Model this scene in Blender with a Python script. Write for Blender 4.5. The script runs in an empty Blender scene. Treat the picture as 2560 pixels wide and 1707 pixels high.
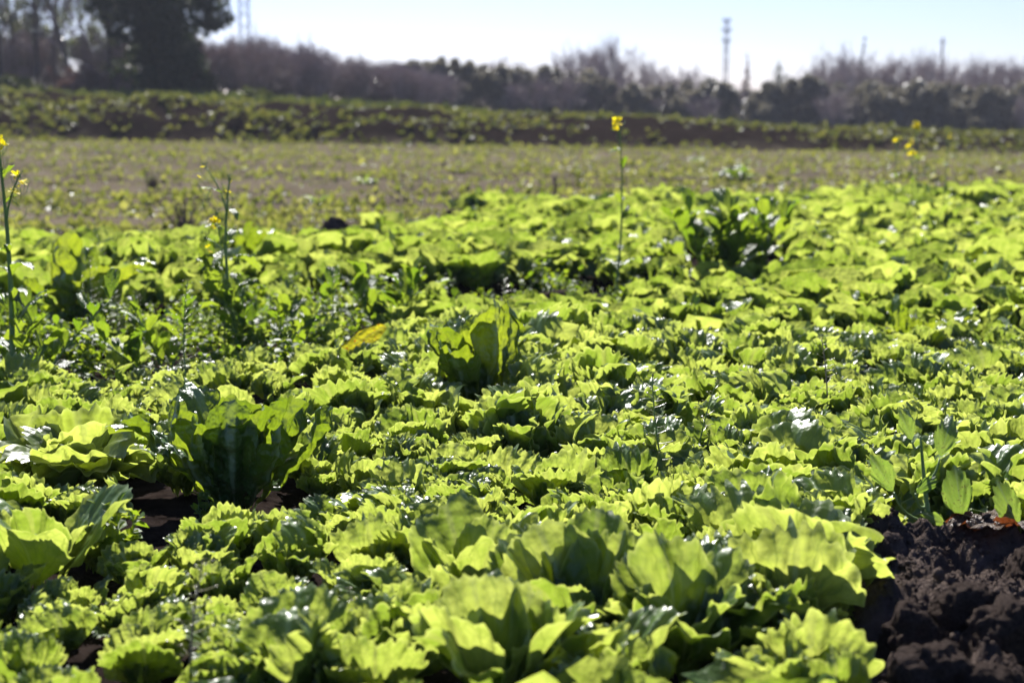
import bpy, math, random
import numpy as np
from mathutils import Vector, Euler, Matrix

R = math.radians
rng = np.random.default_rng(7)
random.seed(7)
S = bpy.context.scene
C = S.collection

# ------------------------------------------------------------------ camera, sky, sun, exposure
CAM_H, LENS, PITCH = 0.88, 50.0, 9.09
F = 2560 * LENS / 36.0
cam = bpy.data.cameras.new('camera')
camo = bpy.data.objects.new('camera', cam)
C.objects.link(camo)
camo.location = (0, 0, CAM_H)
camo.rotation_euler = (R(90 - PITCH), 0, 0)
cam.lens = LENS
cam.sensor_width = 36.0
cam.clip_start = 0.05
cam.clip_end = 6000
cam.dof.use_dof = True
cam.dof.focus_distance = 3.25
cam.dof.aperture_fstop = 3.3
S.camera = camo

SUN_EL, SUN_AZ = 38.0, -10.0          # degrees; azimuth clockwise from +Y
w = bpy.data.worlds.new('World')
S.world = w
w.use_nodes = True
wn = w.node_tree.nodes
sky = wn.new('ShaderNodeTexSky')
sky.sky_type = 'NISHITA'
sky.sun_disc = False
sky.sun_elevation = R(SUN_EL)
sky.sun_rotation = R(SUN_AZ)
sky.air_density = 1.0
sky.dust_density = 0.4
sky.ozone_density = 5.0
sky.altitude = 100
bg = wn['Background']
bg.inputs['Strength'].default_value = 0.050
tint = wn.new('ShaderNodeMix'); tint.data_type = 'RGBA'; tint.blend_type = 'MULTIPLY'
tint.inputs[0].default_value = 1.0
tint.inputs[7].default_value = (0.91, 0.87, 1.10, 1)      # cool white balance of the photograph
w.node_tree.links.new(sky.outputs[0], tint.inputs[6])
w.node_tree.links.new(tint.outputs[2], bg.inputs['Color'])

sl = bpy.data.lights.new('sun', 'SUN')
sl.energy = 5.0
sl.angle = R(0.53)
sl.color = (1.0, 0.97, 0.92)
slo = bpy.data.objects.new('sun', sl)
C.objects.link(slo)
sdir = Vector((math.sin(R(SUN_AZ)) * math.cos(R(SUN_EL)), math.cos(R(SUN_AZ)) * math.cos(R(SUN_EL)), math.sin(R(SUN_EL))))
slo.rotation_euler = sdir.to_track_quat('Z', 'Y').to_euler()
slo.location = (0, 0, 30)

S.view_settings.view_transform = 'Standard'
S.view_settings.look = 'None'
S.view_settings.exposure = 1.4
S.view_settings.gamma = 1.0
S.render.engine = 'CYCLES'
S.render.resolution_x, S.render.resolution_y = 1024, 682
S.cycles.max_bounces = 4
S.cycles.diffuse_bounces = 2
S.cycles.glossy_bounces = 3
S.cycles.transmission_bounces = 4

# ------------------------------------------------------------------ layout helpers
_p = R(PITCH)
FWD = np.array([0, math.cos(_p), -math.sin(_p)])
UPV = np.array([0, math.sin(_p), math.cos(_p)])


def at(px, py, z=0.0):
    """point of the plane at height z seen at a photograph pixel (2560 wide)"""
    d = FWD + np.array([1.0, 0, 0]) * (px - 1280) / F + UPV * (853.5 - py) / F
    s = (z - CAM_H) / d[2]
    return np.array([0, 0, CAM_H]) + d * s


def project(p):
    v = np.asarray(p, float) - np.array([0, 0, CAM_H])
    dz = v @ FWD
    return 1280 + F * v[0] / dz, 853.5 - F * (v @ UPV) / dz, dz


def _hash(ix, iy, seed):
    n = (ix.astype(np.int64) * 374761393 + iy.astype(np.int64) * 668265263 + seed * 974634777) & 0x7fffffff
    n = ((n ^ (n >> 13)) * 1274126177) & 0x7fffffff
    n = n ^ (n >> 16)
    return (n & 0xffff) / 65535.0


def vnoise(x, y, seed=0):
    x = np.asarray(x, float); y = np.asarray(y, float)
    ix = np.floor(x); iy = np.floor(y)
    fx = x - ix; fy = y - iy
    fx = fx * fx * (3 - 2 * fx); fy = fy * fy * (3 - 2 * fy)
    a = _hash(ix, iy, seed); b = _hash(ix + 1, iy, seed)
    c = _hash(ix, iy + 1, seed); d = _hash(ix + 1, iy + 1, seed)
    return (a * (1 - fx) + b * fx) * (1 - fy) + (c * (1 - fx) + d * fx) * fy - 0.5


def fbm(x, y, oct=4, seed=0):
    s = 0; a = 1.0
    for k in range(oct):
        s = s + a * vnoise(x * 2 ** k, y * 2 ** k, seed + k); a *= 0.5
    return s


def sstep(a, b, x):
    t = np.clip((x - a) / (b - a), 0, 1)
    return t * t * (3 - 2 * t)


def ground_h(x, y):
    x = np.asarray(x, float); y = np.asarray(y, float)
    yb = np.minimum(y, 90.0)
    u = np.interp(x, [-20, -13, 0, 13, 24], [0.0, 0.04, 0.5, 0.96, 1.05])
    zb = 0.27 - 0.40 * u
    zt = np.interp(u, [0, 0.5, 1], [1.32, 0.72, 0.13])
    zf = np.interp(u, [0, 0.5, 1], [1.90, 0.75, -0.25])
    z = zb * sstep(11, 34, y)
    wob = 1.2 * vnoise(x * 0.35, x * 0 + 3.3, 5)
    k = 0.55 * sstep(34.3 + wob, 36.0 + wob, y) + 0.45 * sstep(35.5 + wob, 39.5 + wob, y)
    z = z + (zt - zb) * k + (zf - zt) * sstep(39, 75, yb)
    fld = sstep(11.5, 14, y) * (1 - sstep(33, 35, y))
    z = z + fld * (0.03 * np.sin(2 * np.pi * y / 1.55 + 0.25 * x * 0.2) + 0.09 * fbm(x * 2.6, y * 2.6, 3, 11))
    bank = sstep(33.8, 35.5, y) * (1 - sstep(42, 50, y))
    z = z + bank * (0.20 * fbm(x * 0.9, y * 0.9, 4, 21) + 0.34 * np.abs(fbm(x * 2.6, y * 2.6, 3, 25)))
    z = z + 0.03 * fbm(x * 3, y * 3, 3, 31) * (1 - fld)
    return z


# ------------------------------------------------------------------ mesh helpers
class MB:
    """collects vertices and faces; build() makes ONE mesh"""
    def __init__(self):
        self.v = []; self.q = []; self.t = []; self.uvq = []; self.uvt = []; self.n = 0

    def add(self, v, quads=None, tris=None, uv=None):
        v = np.asarray(v, float)
        if uv is None:
            uv = np.zeros((len(v), 2))
        if quads is not None and len(quads):
            q = np.asarray(quads, int); self.q.append(q + self.n); self.uvq.append(uv[q].reshape(-1, 2))
        if tris is not None and len(tris):
            t = np.asarray(tris, int); self.t.append(t + self.n); self.uvt.append(uv[t].reshape(-1, 2))
        self.v.append(v); self.n += len(v)

    def tube(self, pts, rad, n=5, cap=True):
        pts = np.asarray(pts, float); m = len(pts)
        rad = np.broadcast_to(np.asarray(rad, float), (m,))
        tan = np.gradient(pts, axis=0)
        tan /= np.linalg.norm(tan, axis=1)[:, None] + 1e-9
        ref = np.array([0.31, 0.77, 0.12]) if abs(tan[0][2]) > 0.8 else np.array([0, 0, 1.0])
        a = np.cross(tan, ref); a /= np.linalg.norm(a, axis=1)[:, None] + 1e-9
        b = np.cross(tan, a)
        ang = np.arange(n) * 2 * np.pi / n
        ring = pts[:, None, :] + rad[:, None, None] * (np.cos(ang)[None, :, None] * a[:, None, :] + np.sin(ang)[None, :, None] * b[:, None, :])
        v = ring.reshape(-1, 3)
        q = []
        for i in range(m - 1):
            for j in range(n):
                q.append((i * n + j, i * n + (j + 1) % n, (i + 1) * n + (j + 1) % n, (i + 1) * n + j))
        t = []
        if cap:
            v = np.vstack([v, pts[-1:]])
            t = [((m - 1) * n + j, (m - 1) * n + (j + 1) % n, m * n) for j in range(n)]
        self.add(v, q, t)

    def box(self, c, s, rot=None):
        v = np.array([[x, y, z] for x in (-.5, .5) for y in (-.5, .5) for z in (-.5, .5)]) * np.asarray(s)
        if rot is not None:
            v = v @ np.array(rot).T
        self.add(v + np.asarray(c), [(0, 1, 3, 2), (4, 6, 7, 5), (0, 4, 5, 1), (2, 3, 7, 6), (0, 2, 6, 4), (1, 5, 7, 3)])

    def mesh(self, name, mat, smooth=True):
        me = bpy.data.meshes.new(name)
        v = np.vstack(self.v)
        q = np.vstack(self.q) if self.q else np.zeros((0, 4), int)
        t = np.vstack(self.t) if self.t else np.zeros((0, 3), int)
        uv = np.vstack([u for u in (self.uvq + self.uvt)]) if (self.uvq or self.uvt) else np.zeros((0, 2))
        me.vertices.add(len(v)); me.vertices.foreach_set('co', v.astype(np.float32).ravel())
        loops = np.concatenate([q.ravel(), t.ravel()]).astype(np.int32)
        me.loops.add(len(loops)); me.loops.foreach_set('vertex_index', loops)
        st = np.concatenate([np.arange(len(q)) * 4, len(q) * 4 + np.arange(len(t)) * 3]).astype(np.int32)
        me.polygons.add(len(st)); me.polygons.foreach_set('loop_start', st)
        me.update(calc_edges=True)
        me.polygons.foreach_set('use_smooth', np.full(len(st), smooth))
        ul = me.uv_layers.new(name='UVMap')
        ul.data.foreach_set('uv', uv.astype(np.float32).ravel())
        me.materials.append(mat)
        me.validate()
        return me


def link(name, data, parent=None, loc=(0, 0, 0), rot=(0, 0, 0), sc=1.0):
    o = bpy.data.objects.new(name, data)
    C.objects.link(o)
    o.location = loc; o.rotation_euler = rot
    o.scale = (sc, sc, sc) if np.isscalar(sc) else sc
    if parent is not None:
        o.parent = parent
    return o


def tag(o, label=None, cat=None, group=None, kind=None):
    if label: o['label'] = label
    if cat: o['category'] = cat
    if group: o['group'] = group
    if kind: o['kind'] = kind
    return o


def thing(name, loc, label, cat, group=None, rz=0.0):
    o = link(name, None, None, tuple(loc), (0, 0, rz))
    o.empty_display_size = 0.05
    return tag(o, label, cat, group)


def rotm(e):
    return np.array(Euler(e).to_matrix())


# ------------------------------------------------------------------ materials
def nodes(name):
    m = bpy.data.materials.new(name); m.use_nodes = True
    nt = m.node_tree
    for n in list(nt.nodes):
        nt.nodes.remove(n)
    out = nt.nodes.new('ShaderNodeOutputMaterial')
    return m, nt, out


def ramp(nt, fac, stops):
    r = nt.nodes.new('ShaderNodeValToRGB')
    e = r.color_ramp.elements
    while len(e) < len(stops):
        e.new(0.5)
    for i, (p, c) in enumerate(stops):
        e[i].position = p; e[i].color = (*c, 1) if len(c) == 3 else c
    nt.links.new(fac, r.inputs[0])
    return r.outputs[0]


def math_n(nt, op, a, b=None):
    n = nt.nodes.new('ShaderNodeMath'); n.operation = op
    for i, x in enumerate((a, b)):
        if x is None: continue
        if hasattr(x, 'is_linked') or hasattr(x, 'links'): nt.links.new(x, n.inputs[i])
        else: n.inputs[i].default_value = x
    return n.outputs[0]


def mixc(nt, fac, a, b, mode='MIX'):
    n = nt.nodes.new('ShaderNodeMix'); n.data_type = 'RGBA'; n.blend_type = mode
    for sock, x in ((n.inputs[0], fac), (n.inputs[6], a), (n.inputs[7], b)):
        if hasattr(x, 'links'): nt.links.new(x, sock)
        elif isinstance(x, (tuple, list)): sock.default_value = (*x, 1)
        else: sock.default_value = x
    return n.outputs[2]


def noise_n(nt, vec, scale, detail=3, rough=0.55):
    n = nt.nodes.new('ShaderNodeTexNoise')
    n.inputs['Scale'].default_value = scale; n.inputs['Detail'].default_value = detail
    n.inputs['Roughness'].default_value = rough
    if vec is not None: nt.links.new(vec, n.inputs['Vector'])
    return n.outputs['Fac']


def leaf_mat(name, refl, trans, trans2=None, tfac=0.5, rough=0.38, spec=0.5, bump=0.4, bscale=60.0, vein=0.25, spots=None, obj_random=True, edge=None, nscale=5.0, bdist=0.006, midw=0.012, rim=False, wide=False):
    """refl/trans: two-colour ranges ((dark),(light)) picked per leaf"""
    m, nt, out = nodes(name)
    geo = nt.nodes.new('ShaderNodeNewGeometry')
    tc = nt.nodes.new('ShaderNodeTexCoord')
    oi = nt.nodes.new('ShaderNodeObjectInfo')
    rnd = oi.outputs['Random'] if obj_random else geo.outputs['Random Per Island']
    n1 = noise_n(nt, tc.outputs['Object'], nscale, 2)
    f = math_n(nt, 'ADD', math_n(nt, 'MULTIPLY', rnd, 0.6), math_n(nt, 'MULTIPLY', math_n(nt, 'SUBTRACT', n1, 0.3), 1.0))
    dk = 0.62 if wide else 1.0
    cr = ramp(nt, f, [(0.0, tuple(c * dk for c in refl[0])), (0.22, refl[0]), (1.0, refl[1])])
    ct = ramp(nt, f, [(0.0, tuple(c * dk for c in trans[0])), (0.22, trans[0]), (1.0, trans[1])])
    sx = vline = None
    if vein:
        # vein net in leaf space
        mp = nt.nodes.new('ShaderNodeMapping')
        mp.inputs['Scale'].default_value = (13, 6, 1)
        nt.links.new(tc.outputs['UV'], mp.inputs[0])
        vo = nt.nodes.new('ShaderNodeTexVoronoi'); vo.feature = 'DISTANCE_TO_EDGE'
        vo.inputs['Scale'].default_value = 1.0
        nt.links.new(mp.outputs[0], vo.inputs['Vector'])
        vline = ramp(nt, vo.outputs['Distance'], [(0.0, (1, 1, 1)), (0.09, (0, 0, 0))])
        sx = nt.nodes.new('ShaderNodeSeparateXYZ'); nt.links.new(tc.outputs['UV'], sx.inputs[0])
        mid = math_n(nt, 'ABSOLUTE', math_n(nt, 'SUBTRACT', sx.outputs['X'], 0.5))
        midl = ramp(nt, mid, [(midw, (1, 1, 1)), (midw * 2.5, (0, 0, 0))])
        fr = math_n(nt, 'FRACT', math_n(nt, 'ADD', math_n(nt, 'MULTIPLY', sx.outputs['X'], 8.0), math_n(nt, 'MULTIPLY', n1, 1.2)))
        fan = ramp(nt, math_n(nt, 'ABSOLUTE', math_n(nt, 'SUBTRACT', fr, 0.5)), [(0.03, (1, 1, 1)), (0.085, (0, 0, 0))])
        vline = math_n(nt, 'MAXIMUM', math_n(nt, 'MULTIPLY', vline, 0.6), fan)
        cr = mixc(nt, math_n(nt, 'MULTIPLY', vline, vein * 0.6), cr, tuple(min(1, c * 1.6 + 0.03) for c in refl[1]))
        ct = mixc(nt, math_n(nt, 'MULTIPLY', vline, vein), ct, tuple(c * 0.55 for c in trans[0]))
        cr = mixc(nt, math_n(nt, 'MULTIPLY', midl, 0.75), cr, tuple(min(1, c * 1.5 + 0.16) for c in refl[1]))
        ct = mixc(nt, math_n(nt, 'MULTIPLY', midl, 0.6), ct, tuple(c * 0.6 for c in trans[1]))
    if rim:
        rm = ramp(nt, sx.outputs['Y'], [(0.955, (0, 0, 0)), (0.995, (1, 1, 1))])
        rm = math_n(nt, 'MULTIPLY', rm, 0.4)
        cr = mixc(nt, rm, cr, (0.42, 0.47, 0.27)); ct = mixc(nt, rm, ct, tuple(min(1, c * 1.15 + .03) for c in trans[1]))
    if spots:
        ns = noise_n(nt, tc.outputs['Object'], spots[0], 2)
        sp = ramp(nt, ns, [(0.63, (0, 0, 0)), (0.68, (1, 1, 1))])
        cr = mixc(nt, sp, cr, spots[1]); ct = mixc(nt, sp, ct, spots[1])
    if edge:
        ed = ramp(nt, math_n(nt, 'ADD', sx.outputs['Y'], math_n(nt, 'MULTIPLY', n1, 0.4)), [(1.02, (0, 0, 0)), (1.25, (1, 1, 1))])
        cr = mixc(nt, ed, cr, edge); ct = mixc(nt, ed, ct, edge)
    pb = nt.nodes.new('ShaderNodeBsdfPrincipled')
    pb.inputs['Roughness'].default_value = rough
    pb.inputs['Specular IOR Level'].default_value = spec
    nt.links.new(cr, pb.inputs['Base Color'])
    tr = nt.nodes.new('ShaderNodeBsdfTranslucent'); nt.links.new(ct, tr.inputs['Color'])
    if bump > .15:
        hgt = noise_n(nt, tc.outputs['Object'], bscale * 0.35, 1.5, 0.4)
        bm = nt.nodes.new('ShaderNodeBump'); bm.inputs['Strength'].default_value = bump; bm.inputs['Distance'].default_value = bdist * 3
        nt.links.new(hgt, bm.inputs['Height'])
        nt.links.new(bm.outputs[0], pb.inputs['Normal'])
        if bump > .3:
            nt.links.new(bm.outputs[0], tr.inputs['Normal'])
    mx = nt.nodes.new('ShaderNodeMixShader'); mx.inputs[0].default_value = tfac
    nt.links.new(pb.outputs[0], mx.inputs[1]); nt.links.new(tr.outputs[0], mx.inputs[2])
    nt.links.new(mx.outputs[0], out.inputs[0])
    return m


def plain_mat(name, c1, c2, scale=8.0, rough=0.8, bump=0.3, bscale=40, bdist=0.01, spec=0.3, metallic=0.0):
    m, nt, out = nodes(name)
    tc = nt.nodes.new('ShaderNodeTexCoord')
    col = ramp(nt, noise_n(nt, tc.outputs['Object'], scale, 4), [(0.3, c1), (0.7, c2)])
    pb = nt.nodes.new('ShaderNodeBsdfPrincipled')
    nt.links.new(col, pb.inputs['Base Color'])
    pb.inputs['Roughness'].default_value = rough
    pb.inputs['Specular IOR Level'].default_value = spec
    pb.inputs['Metallic'].default_value = metallic
    bm = nt.nodes.new('ShaderNodeBump'); bm.inputs['Strength'].default_value = bump; bm.inputs['Distance'].default_value = bdist
    nt.links.new(noise_n(nt, tc.outputs['Object'], bscale, 5, 0.65), bm.inputs['Height'])
    nt.links.new(bm.outputs[0], pb.inputs['Normal'])
    nt.links.new(pb.outputs[0], out.inputs[0])
    return m


M = {}
LR = ((0.05, 0.11, 0.016), (0.12, 0.20, 0.032))
LT = ((0.212, 0.295, 0.026), (0.495, 0.54, 0.10))
M['lettuce'] = leaf_mat('lettuce_leaf', LR, LT, bump=0.42, bscale=26, vein=0.5, rough=0.37, spec=0.72, tfac=0.55, rim=True, wide=True)
M['lettuce_far'] = leaf_mat('lettuce_leaf_far', LR, LT, bump=0.4, bscale=160, vein=0.0, rough=0.40, obj_random=False, nscale=30, tfac=0.55, wide=True, spec=.55)
M['batavia'] = leaf_mat('batavia_leaf', ((0.08, 0.13, 0.022), (0.14, 0.19, 0.04)), ((0.34, 0.42, 0.045), (0.50, 0.56, 0.10)), bump=0.42, bscale=26, vein=0.5, rough=0.37, spec=0.72, tfac=0.55, rim=True, wide=True)
M['romaine'] = leaf_mat('romaine_leaf', ((0.035, 0.085, 0.016), (0.06, 0.12, 0.022)), ((0.20, 0.29, 0.012), (0.36, 0.44, 0.025)), tfac=0.42, rough=0.36, spec=0.6, bump=0.7, bscale=50, vein=0.45, edge=(0.40, 0.30, 0.05), midw=0.03)
M['romaine_light'] = leaf_mat('pale_romaine_leaf', ((0.05, 0.11, 0.018), (0.09, 0.16, 0.03)), ((0.22, 0.30, 0.012), (0.38, 0.44, 0.024)), tfac=0.45, rough=0.36, spec=0.6, bump=0.7, bscale=50, vein=0.40, midw=0.03)
M['weed'] = leaf_mat('weed_leaf', ((0.04, 0.09, 0.015), (0.08, 0.14, 0.025)), ((0.20, 0.32, 0.012), (0.44, 0.50, 0.03)), tfac=0.45, rough=0.55, spec=.2, vein=0.0, obj_random=False)
M['mustard'] = leaf_mat('mustard_leaf', ((0.035, 0.08, 0.016), (0.07, 0.12, 0.028)), ((0.20, 0.33, 0.014), (0.42, 0.52, 0.035)), tfac=0.42, rough=0.4, vein=0.3)
M['radish'] = leaf_mat('radish_leaf', ((0.05, 0.11, 0.025), (0.09, 0.15, 0.04)), ((0.20, 0.33, 0.03), (0.34, 0.45, 0.06)), tfac=0.45, rough=0.45, vein=0.45, bump=0.28, spots=(22, (0.12, 0.10, 0.03)))
M['dock'] = leaf_mat('dock_leaf', ((0.13, 0.15, 0.015), (0.20, 0.19, 0.02)), ((0.42, 0.42, 0.012), (0.58, 0.50, 0.018)), tfac=0.5, rough=0.42, vein=0.35, spots=(26, (0.38, 0.08, 0.01)))
M['beet'] = leaf_mat('red_leaf', ((0.06, 0.035, 0.015), (0.10, 0.05, 0.02)), ((0.16, 0.04, 0.01), (0.24, 0.08, 0.015)), tfac=0.4, vein=0.5, bump=0.8)
M['stem'] = plain_mat('green_stem', (0.10, 0.17, 0.045), (0.16, 0.23, 0.07), 20, 0.5, 0.1)
M['dry_stem'] = plain_mat('dry_stem', (0.16, 0.12, 0.09), (0.28, 0.22, 0.16), 30, 0.6, 0.1)
M['pod'] = leaf_mat('seed_pod_skin', ((0.15, 0.16, 0.07), (0.24, 0.22, 0.12)), ((0.4, 0.4, 0.1), (0.5, 0.45, 0.15)), tfac=0.3, rough=0.35, spec=0.7, vein=0, bump=0.1, obj_random=False)
M['petal'] = leaf_mat('yellow_petal', ((0.62, 0.50, 0.01), (0.75, 0.62, 0.015)), ((0.80, 0.66, 0.01), (0.90, 0.78, 0.015)), tfac=0.45, rough=0.6, spec=0.2, vein=0, bump=0.1)
M['seedling'] = leaf_mat('seedling_leaf', ((0.07, 0.10, 0.02), (0.15, 0.165, 0.05)), ((0.15, 0.18, 0.02), (0.38, 0.36, 0.08)), tfac=0.5, rough=0.5, spec=.3, vein=0, bump=0.1, obj_random=False)
M['bank_weed'] = leaf_mat('bank_weed_leaf', ((0.045, 0.07, 0.016), (0.10, 0.11, 0.035)), ((0.09, 0.11, 0.014), (0.22, 0.205, 0.04)), tfac=0.45, rough=0.5, spec=.3, vein=0, bump=0.1, obj_random=False)
M['grass'] = leaf_mat('grass_blade', ((0.05, 0.10, 0.015), (0.09, 0.16, 0.025)), ((0.28, 0.45, 0.015), (0.45, 0.60, 0.03)), tfac=0.45, vein=0, bump=0.1, obj_random=False)
M['bank_grass'] = leaf_mat('bank_grass_blade', ((0.05, 0.075, 0.016), (0.09, 0.115, 0.03)), ((0.06, 0.08, 0.012), (0.14, 0.145, 0.028)), tfac=0.4, spec=.3, vein=0, bump=0.1, obj_random=False)
M['hedge'] = leaf_mat('hedge_leaf', ((0.06, 0.056, 0.042), (0.19, 0.17, 0.13)), ((0.12, 0.105, 0.06), (0.27, 0.24, 0.16)), tfac=0.35, rough=0.45, vein=0, bump=0.0, obj_random=False)
M['dark_tree'] = leaf_mat('evergreen_leaf', ((0.012, 0.02, 0.010), (0.03, 0.045, 0.018)), ((0.03, 0.05, 0.01), (0.07, 0.09, 0.02)), tfac=0.25, rough=0.6, spec=.15, vein=0, bump=0.0, obj_random=False)
M['olive_tree'] = leaf_mat('sparse_leaf', ((0.05, 0.06, 0.02), (0.10, 0.11, 0.03)), ((0.12, 0.15, 0.03), (0.25, 0.27, 0.06)), tfac=0.35, vein=0, bump=0.0, obj_random=False)
M['brown_leaf'] = leaf_mat('russet_leaf', ((0.10, 0.055, 0.045), (0.18, 0.10, 0.075)), ((0.14, 0.07, 0.05), (0.22, 0.12, 0.08)), tfac=0.3, vein=0, bump=0.0, obj_random=False)
M['twig'] = plain_mat('bare_twig', (0.18, 0.135, 0.13), (0.36, 0.275, 0.265), 3, 0.7, 0.0)
M['bark'] = plain_mat('tree_bark', (0.05, 0.04, 0.035), (0.10, 0.08, 0.07), 6, 0.85, 0.6, 20, 0.03)
M['steel'] = plain_mat('weathered_steel', (0.10, 0.11, 0.13), (0.18, 0.19, 0.21), 2, 0.6, 0.05, metallic=0.3)
M['wood'] = plain_mat('weathered_wood', (0.09, 0.065, 0.05), (0.17, 0.13, 0.10), 20, 0.8, 0.5, 60, 0.005)
M['clod'] = plain_mat('clod_soil', (0.050, 0.038, 0.033), (0.125, 0.097, 0.084), 14, 0.9, 1.0, 170, 0.012, spec=0.0)
M['blue'] = plain_mat('blue_sheet', (0.12, 0.16, 0.26), (0.18, 0.22, 0.33), 1, 0.6, 0.05)


def ground_mat():
    m, nt, out = nodes('field_soil')
    geo = nt.nodes.new('ShaderNodeNewGeometry')
    sx = nt.nodes.new('ShaderNodeSeparateXYZ'); nt.links.new(geo.outputs['Position'], sx.inputs[0])
    n1 = noise_n(nt, geo.outputs['Position'], 1.3, 4)
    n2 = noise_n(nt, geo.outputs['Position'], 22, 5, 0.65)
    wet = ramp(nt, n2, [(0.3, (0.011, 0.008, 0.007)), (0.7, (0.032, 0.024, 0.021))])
    mp = nt.nodes.new('ShaderNodeMapping'); mp.inputs['Scale'].default_value = (0.35, 1.6, 1)
    nt.links.new(geo.outputs['Position'], mp.inputs[0])
    n3 = noise_n(nt, mp.outputs[0], 1.0, 4)
    dryA = ramp(nt, n3, [(0.3, (0.09, 0.073, 0.05)), (0.7, (0.20, 0.163, 0.118))])
    dry = mixc(nt, math_n(nt, 'MULTIPLY', n2, 0.6), dryA, (0.125, 0.103, 0.068))
    bank = ramp(nt, n2, [(0.3, (0.010, 0.0075, 0.007)), (0.7, (0.030, 0.021, 0.017))])
    yy = math_n(nt, 'ADD', sx.outputs['Y'], math_n(nt, 'MULTIPLY', math_n(nt, 'SUBTRACT', n1, 0.5), 2.5))
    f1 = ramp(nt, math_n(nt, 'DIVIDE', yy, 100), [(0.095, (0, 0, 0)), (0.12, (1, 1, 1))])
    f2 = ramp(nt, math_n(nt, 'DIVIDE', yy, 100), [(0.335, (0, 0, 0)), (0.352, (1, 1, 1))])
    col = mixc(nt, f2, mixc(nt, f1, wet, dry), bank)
    pb = nt.nodes.new('ShaderNodeBsdfDiffuse'); pb.inputs['Roughness'].default_value = 0.25
    nt.links.new(col, pb.inputs['Color'])
    bm = nt.nodes.new('ShaderNodeBump'); bm.inputs['Strength'].default_value = 0.8; bm.inputs['Distance'].default_value = 0.015
    nt.links.new(n2, bm.inputs['Height']); nt.links.new(bm.outputs[0], pb.inputs['Normal'])
    nt.links.new(pb.outputs[0], out.inputs[0])
    return m


M['ground'] = ground_mat()

# ------------------------------------------------------------------ ground: one sheet to the horizon
rows = np.concatenate([np.linspace(-3, 1.4, 8), np.geomspace(1.5, 60, 330), np.geomspace(63, 4000, 26)])
cols = np.linspace(-1, 1, 300)
gx = cols[None, :] * (4 + 1.15 * np.maximum(rows, 0))[:, None]
gy = np.repeat(rows[:, None], len(cols), 1)
gz = ground_h(gx, gy)
mb = MB()
nr, nc = gx.shape
ii = np.arange((nr - 1) * nc).reshape(nr - 1, nc)[:, :-1].ravel()
mb.add(np.stack([gx, gy, gz], -1).reshape(-1, 3), np.stack([ii, ii + 1, ii + nc + 1, ii + nc], 1))
tag(link('ground', mb.mesh('ground', M['ground'])), 'dark field soil running back to a dry field and low bank', kind='structure')


# ------------------------------------------------------------------ leaf shapes
def fan_leaf(r, L=1.0, thm=1.1, nth=34, nt=9, side=0.35, pw=2.2, lobe=0.10, tooth=0.05, ruffle=0.10, cup=0.4, bend=0.5, w0=0.35, gk=0.6, savoy=0.0, chan=0.0, side_ruffle=1.0, be=1.6, twist=0.0, rk=(5, 11), tk=(3.4, 5.2), frill=0.03):
    """leaf blade: base at origin, length along +X, upper face +Z"""
    s = np.linspace(-1, 1, nth + 1)[None, :]
    t = 0.07 + 0.93 * (1 - (1 - np.linspace(0, 1, nt + 1)) ** 1.25)[:, None]
    def waves(k0, k1, n, x):
        o = 0
        for _ in range(n):
            k = r.uniform(k0, k1); o = o + r.uniform(0.5, 1) * np.sin(k * x + r.uniform(0, 6.28))
        return o / (n ** 0.5)
    lob = lobe * waves(3, 8, 3, s) + tooth * np.sin(6.2832 * (s * r.uniform(*tk) + 0.25 * waves(3, 7, 2, s) + r.uniform(0, 1))) * (0.6 + 0.4 * waves(2, 5, 2, s)) + tooth * 0.6 * waves(24, 40, 3, s)
    Rr = L * (1 - side * np.abs(s) ** pw) * (1 + lob * t ** 3)
    g = w0 + (1 - w0) * sstep(0.05, gk + 0.25, t)
    th = s * thm * g + tooth * 0.8 * np.abs(s) ** 6 * np.sign(s) * (waves(10, 18, 3, t)) * sstep(0.2, 0.5, t)
    rr = Rr * t
    x = rr * np.cos(th); y = rr * np.sin(th)
    z = ruffle * L * t ** 2.4 * (waves(rk[0], rk[1], 3, s + 0.12 * np.sin(4 * t)) + 0.40 * waves(14, 24, 2, s + 0.3 * t))
    z = z + frill * L * t ** 6 * (waves(9, 16, 3, s) + 0.5 * waves(20, 34, 2, s))
    z = z + side_ruffle * ruffle * L * np.abs(s) ** 4 * t * waves(7, 14, 2, t + 0.4 * np.sign(s))
    z = z + cup * y * y / L - chan * L * np.exp(-(y / (0.06 * L)) ** 2) * (1 - 0.5 * t)
    if savoy:
        z = z + savoy * L * np.minimum(1, 2.5 * t) * fbm(x / L * 9 + r.uniform(0, 50), y / L * 11, 2, int(r.integers(99)))
    y = y + 0.10 * L * t ** 2 * r.normal() * 0.4
    if twist:
        tw = twist * t
        y, z = y * np.cos(tw) - z * np.sin(tw), y * np.sin(tw) + z * np.cos(tw)
    a = bend * np.clip(x / L, 0, 2) ** be
    X = x * np.cos(a) + z * np.sin(a); Z = -x * np.sin(a) + z * np.cos(a)
    v = np.stack([X, y + 0 * X, Z], -1).reshape(-1, 3)
    n = nth + 1
    i = (np.arange(nt)[:, None] * n + np.arange(nth)[None, :]).ravel()
    q = np.stack([i, i + n, i + n + 1, i + 1], 1)
    uv = np.stack([np.broadcast_to(0.5 + 0.5 * s, x.shape), np.broadcast_to(t, x.shape)], -1).reshape(-1, 2)
    return v, q, uv


def leaf_meshes(name, mat, n, seed, **kw):
    res = []
    for k in range(n):
        r = np.random.default_rng(seed + k)
        kk = dict(kw)
        for key in ('bend', 'cup', 'ruffle', 'thm', 'lobe', 'twist', 'be'):
            if key in kk and isinstance(kk[key], tuple):
                kk[key] = r.uniform(*kk[key])
        v, q, uv = fan_leaf(r, **kk)
        b = MB(); b.add(v, q, uv=uv)
        res.append(b.mesh(name, mat))
    return res


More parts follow.
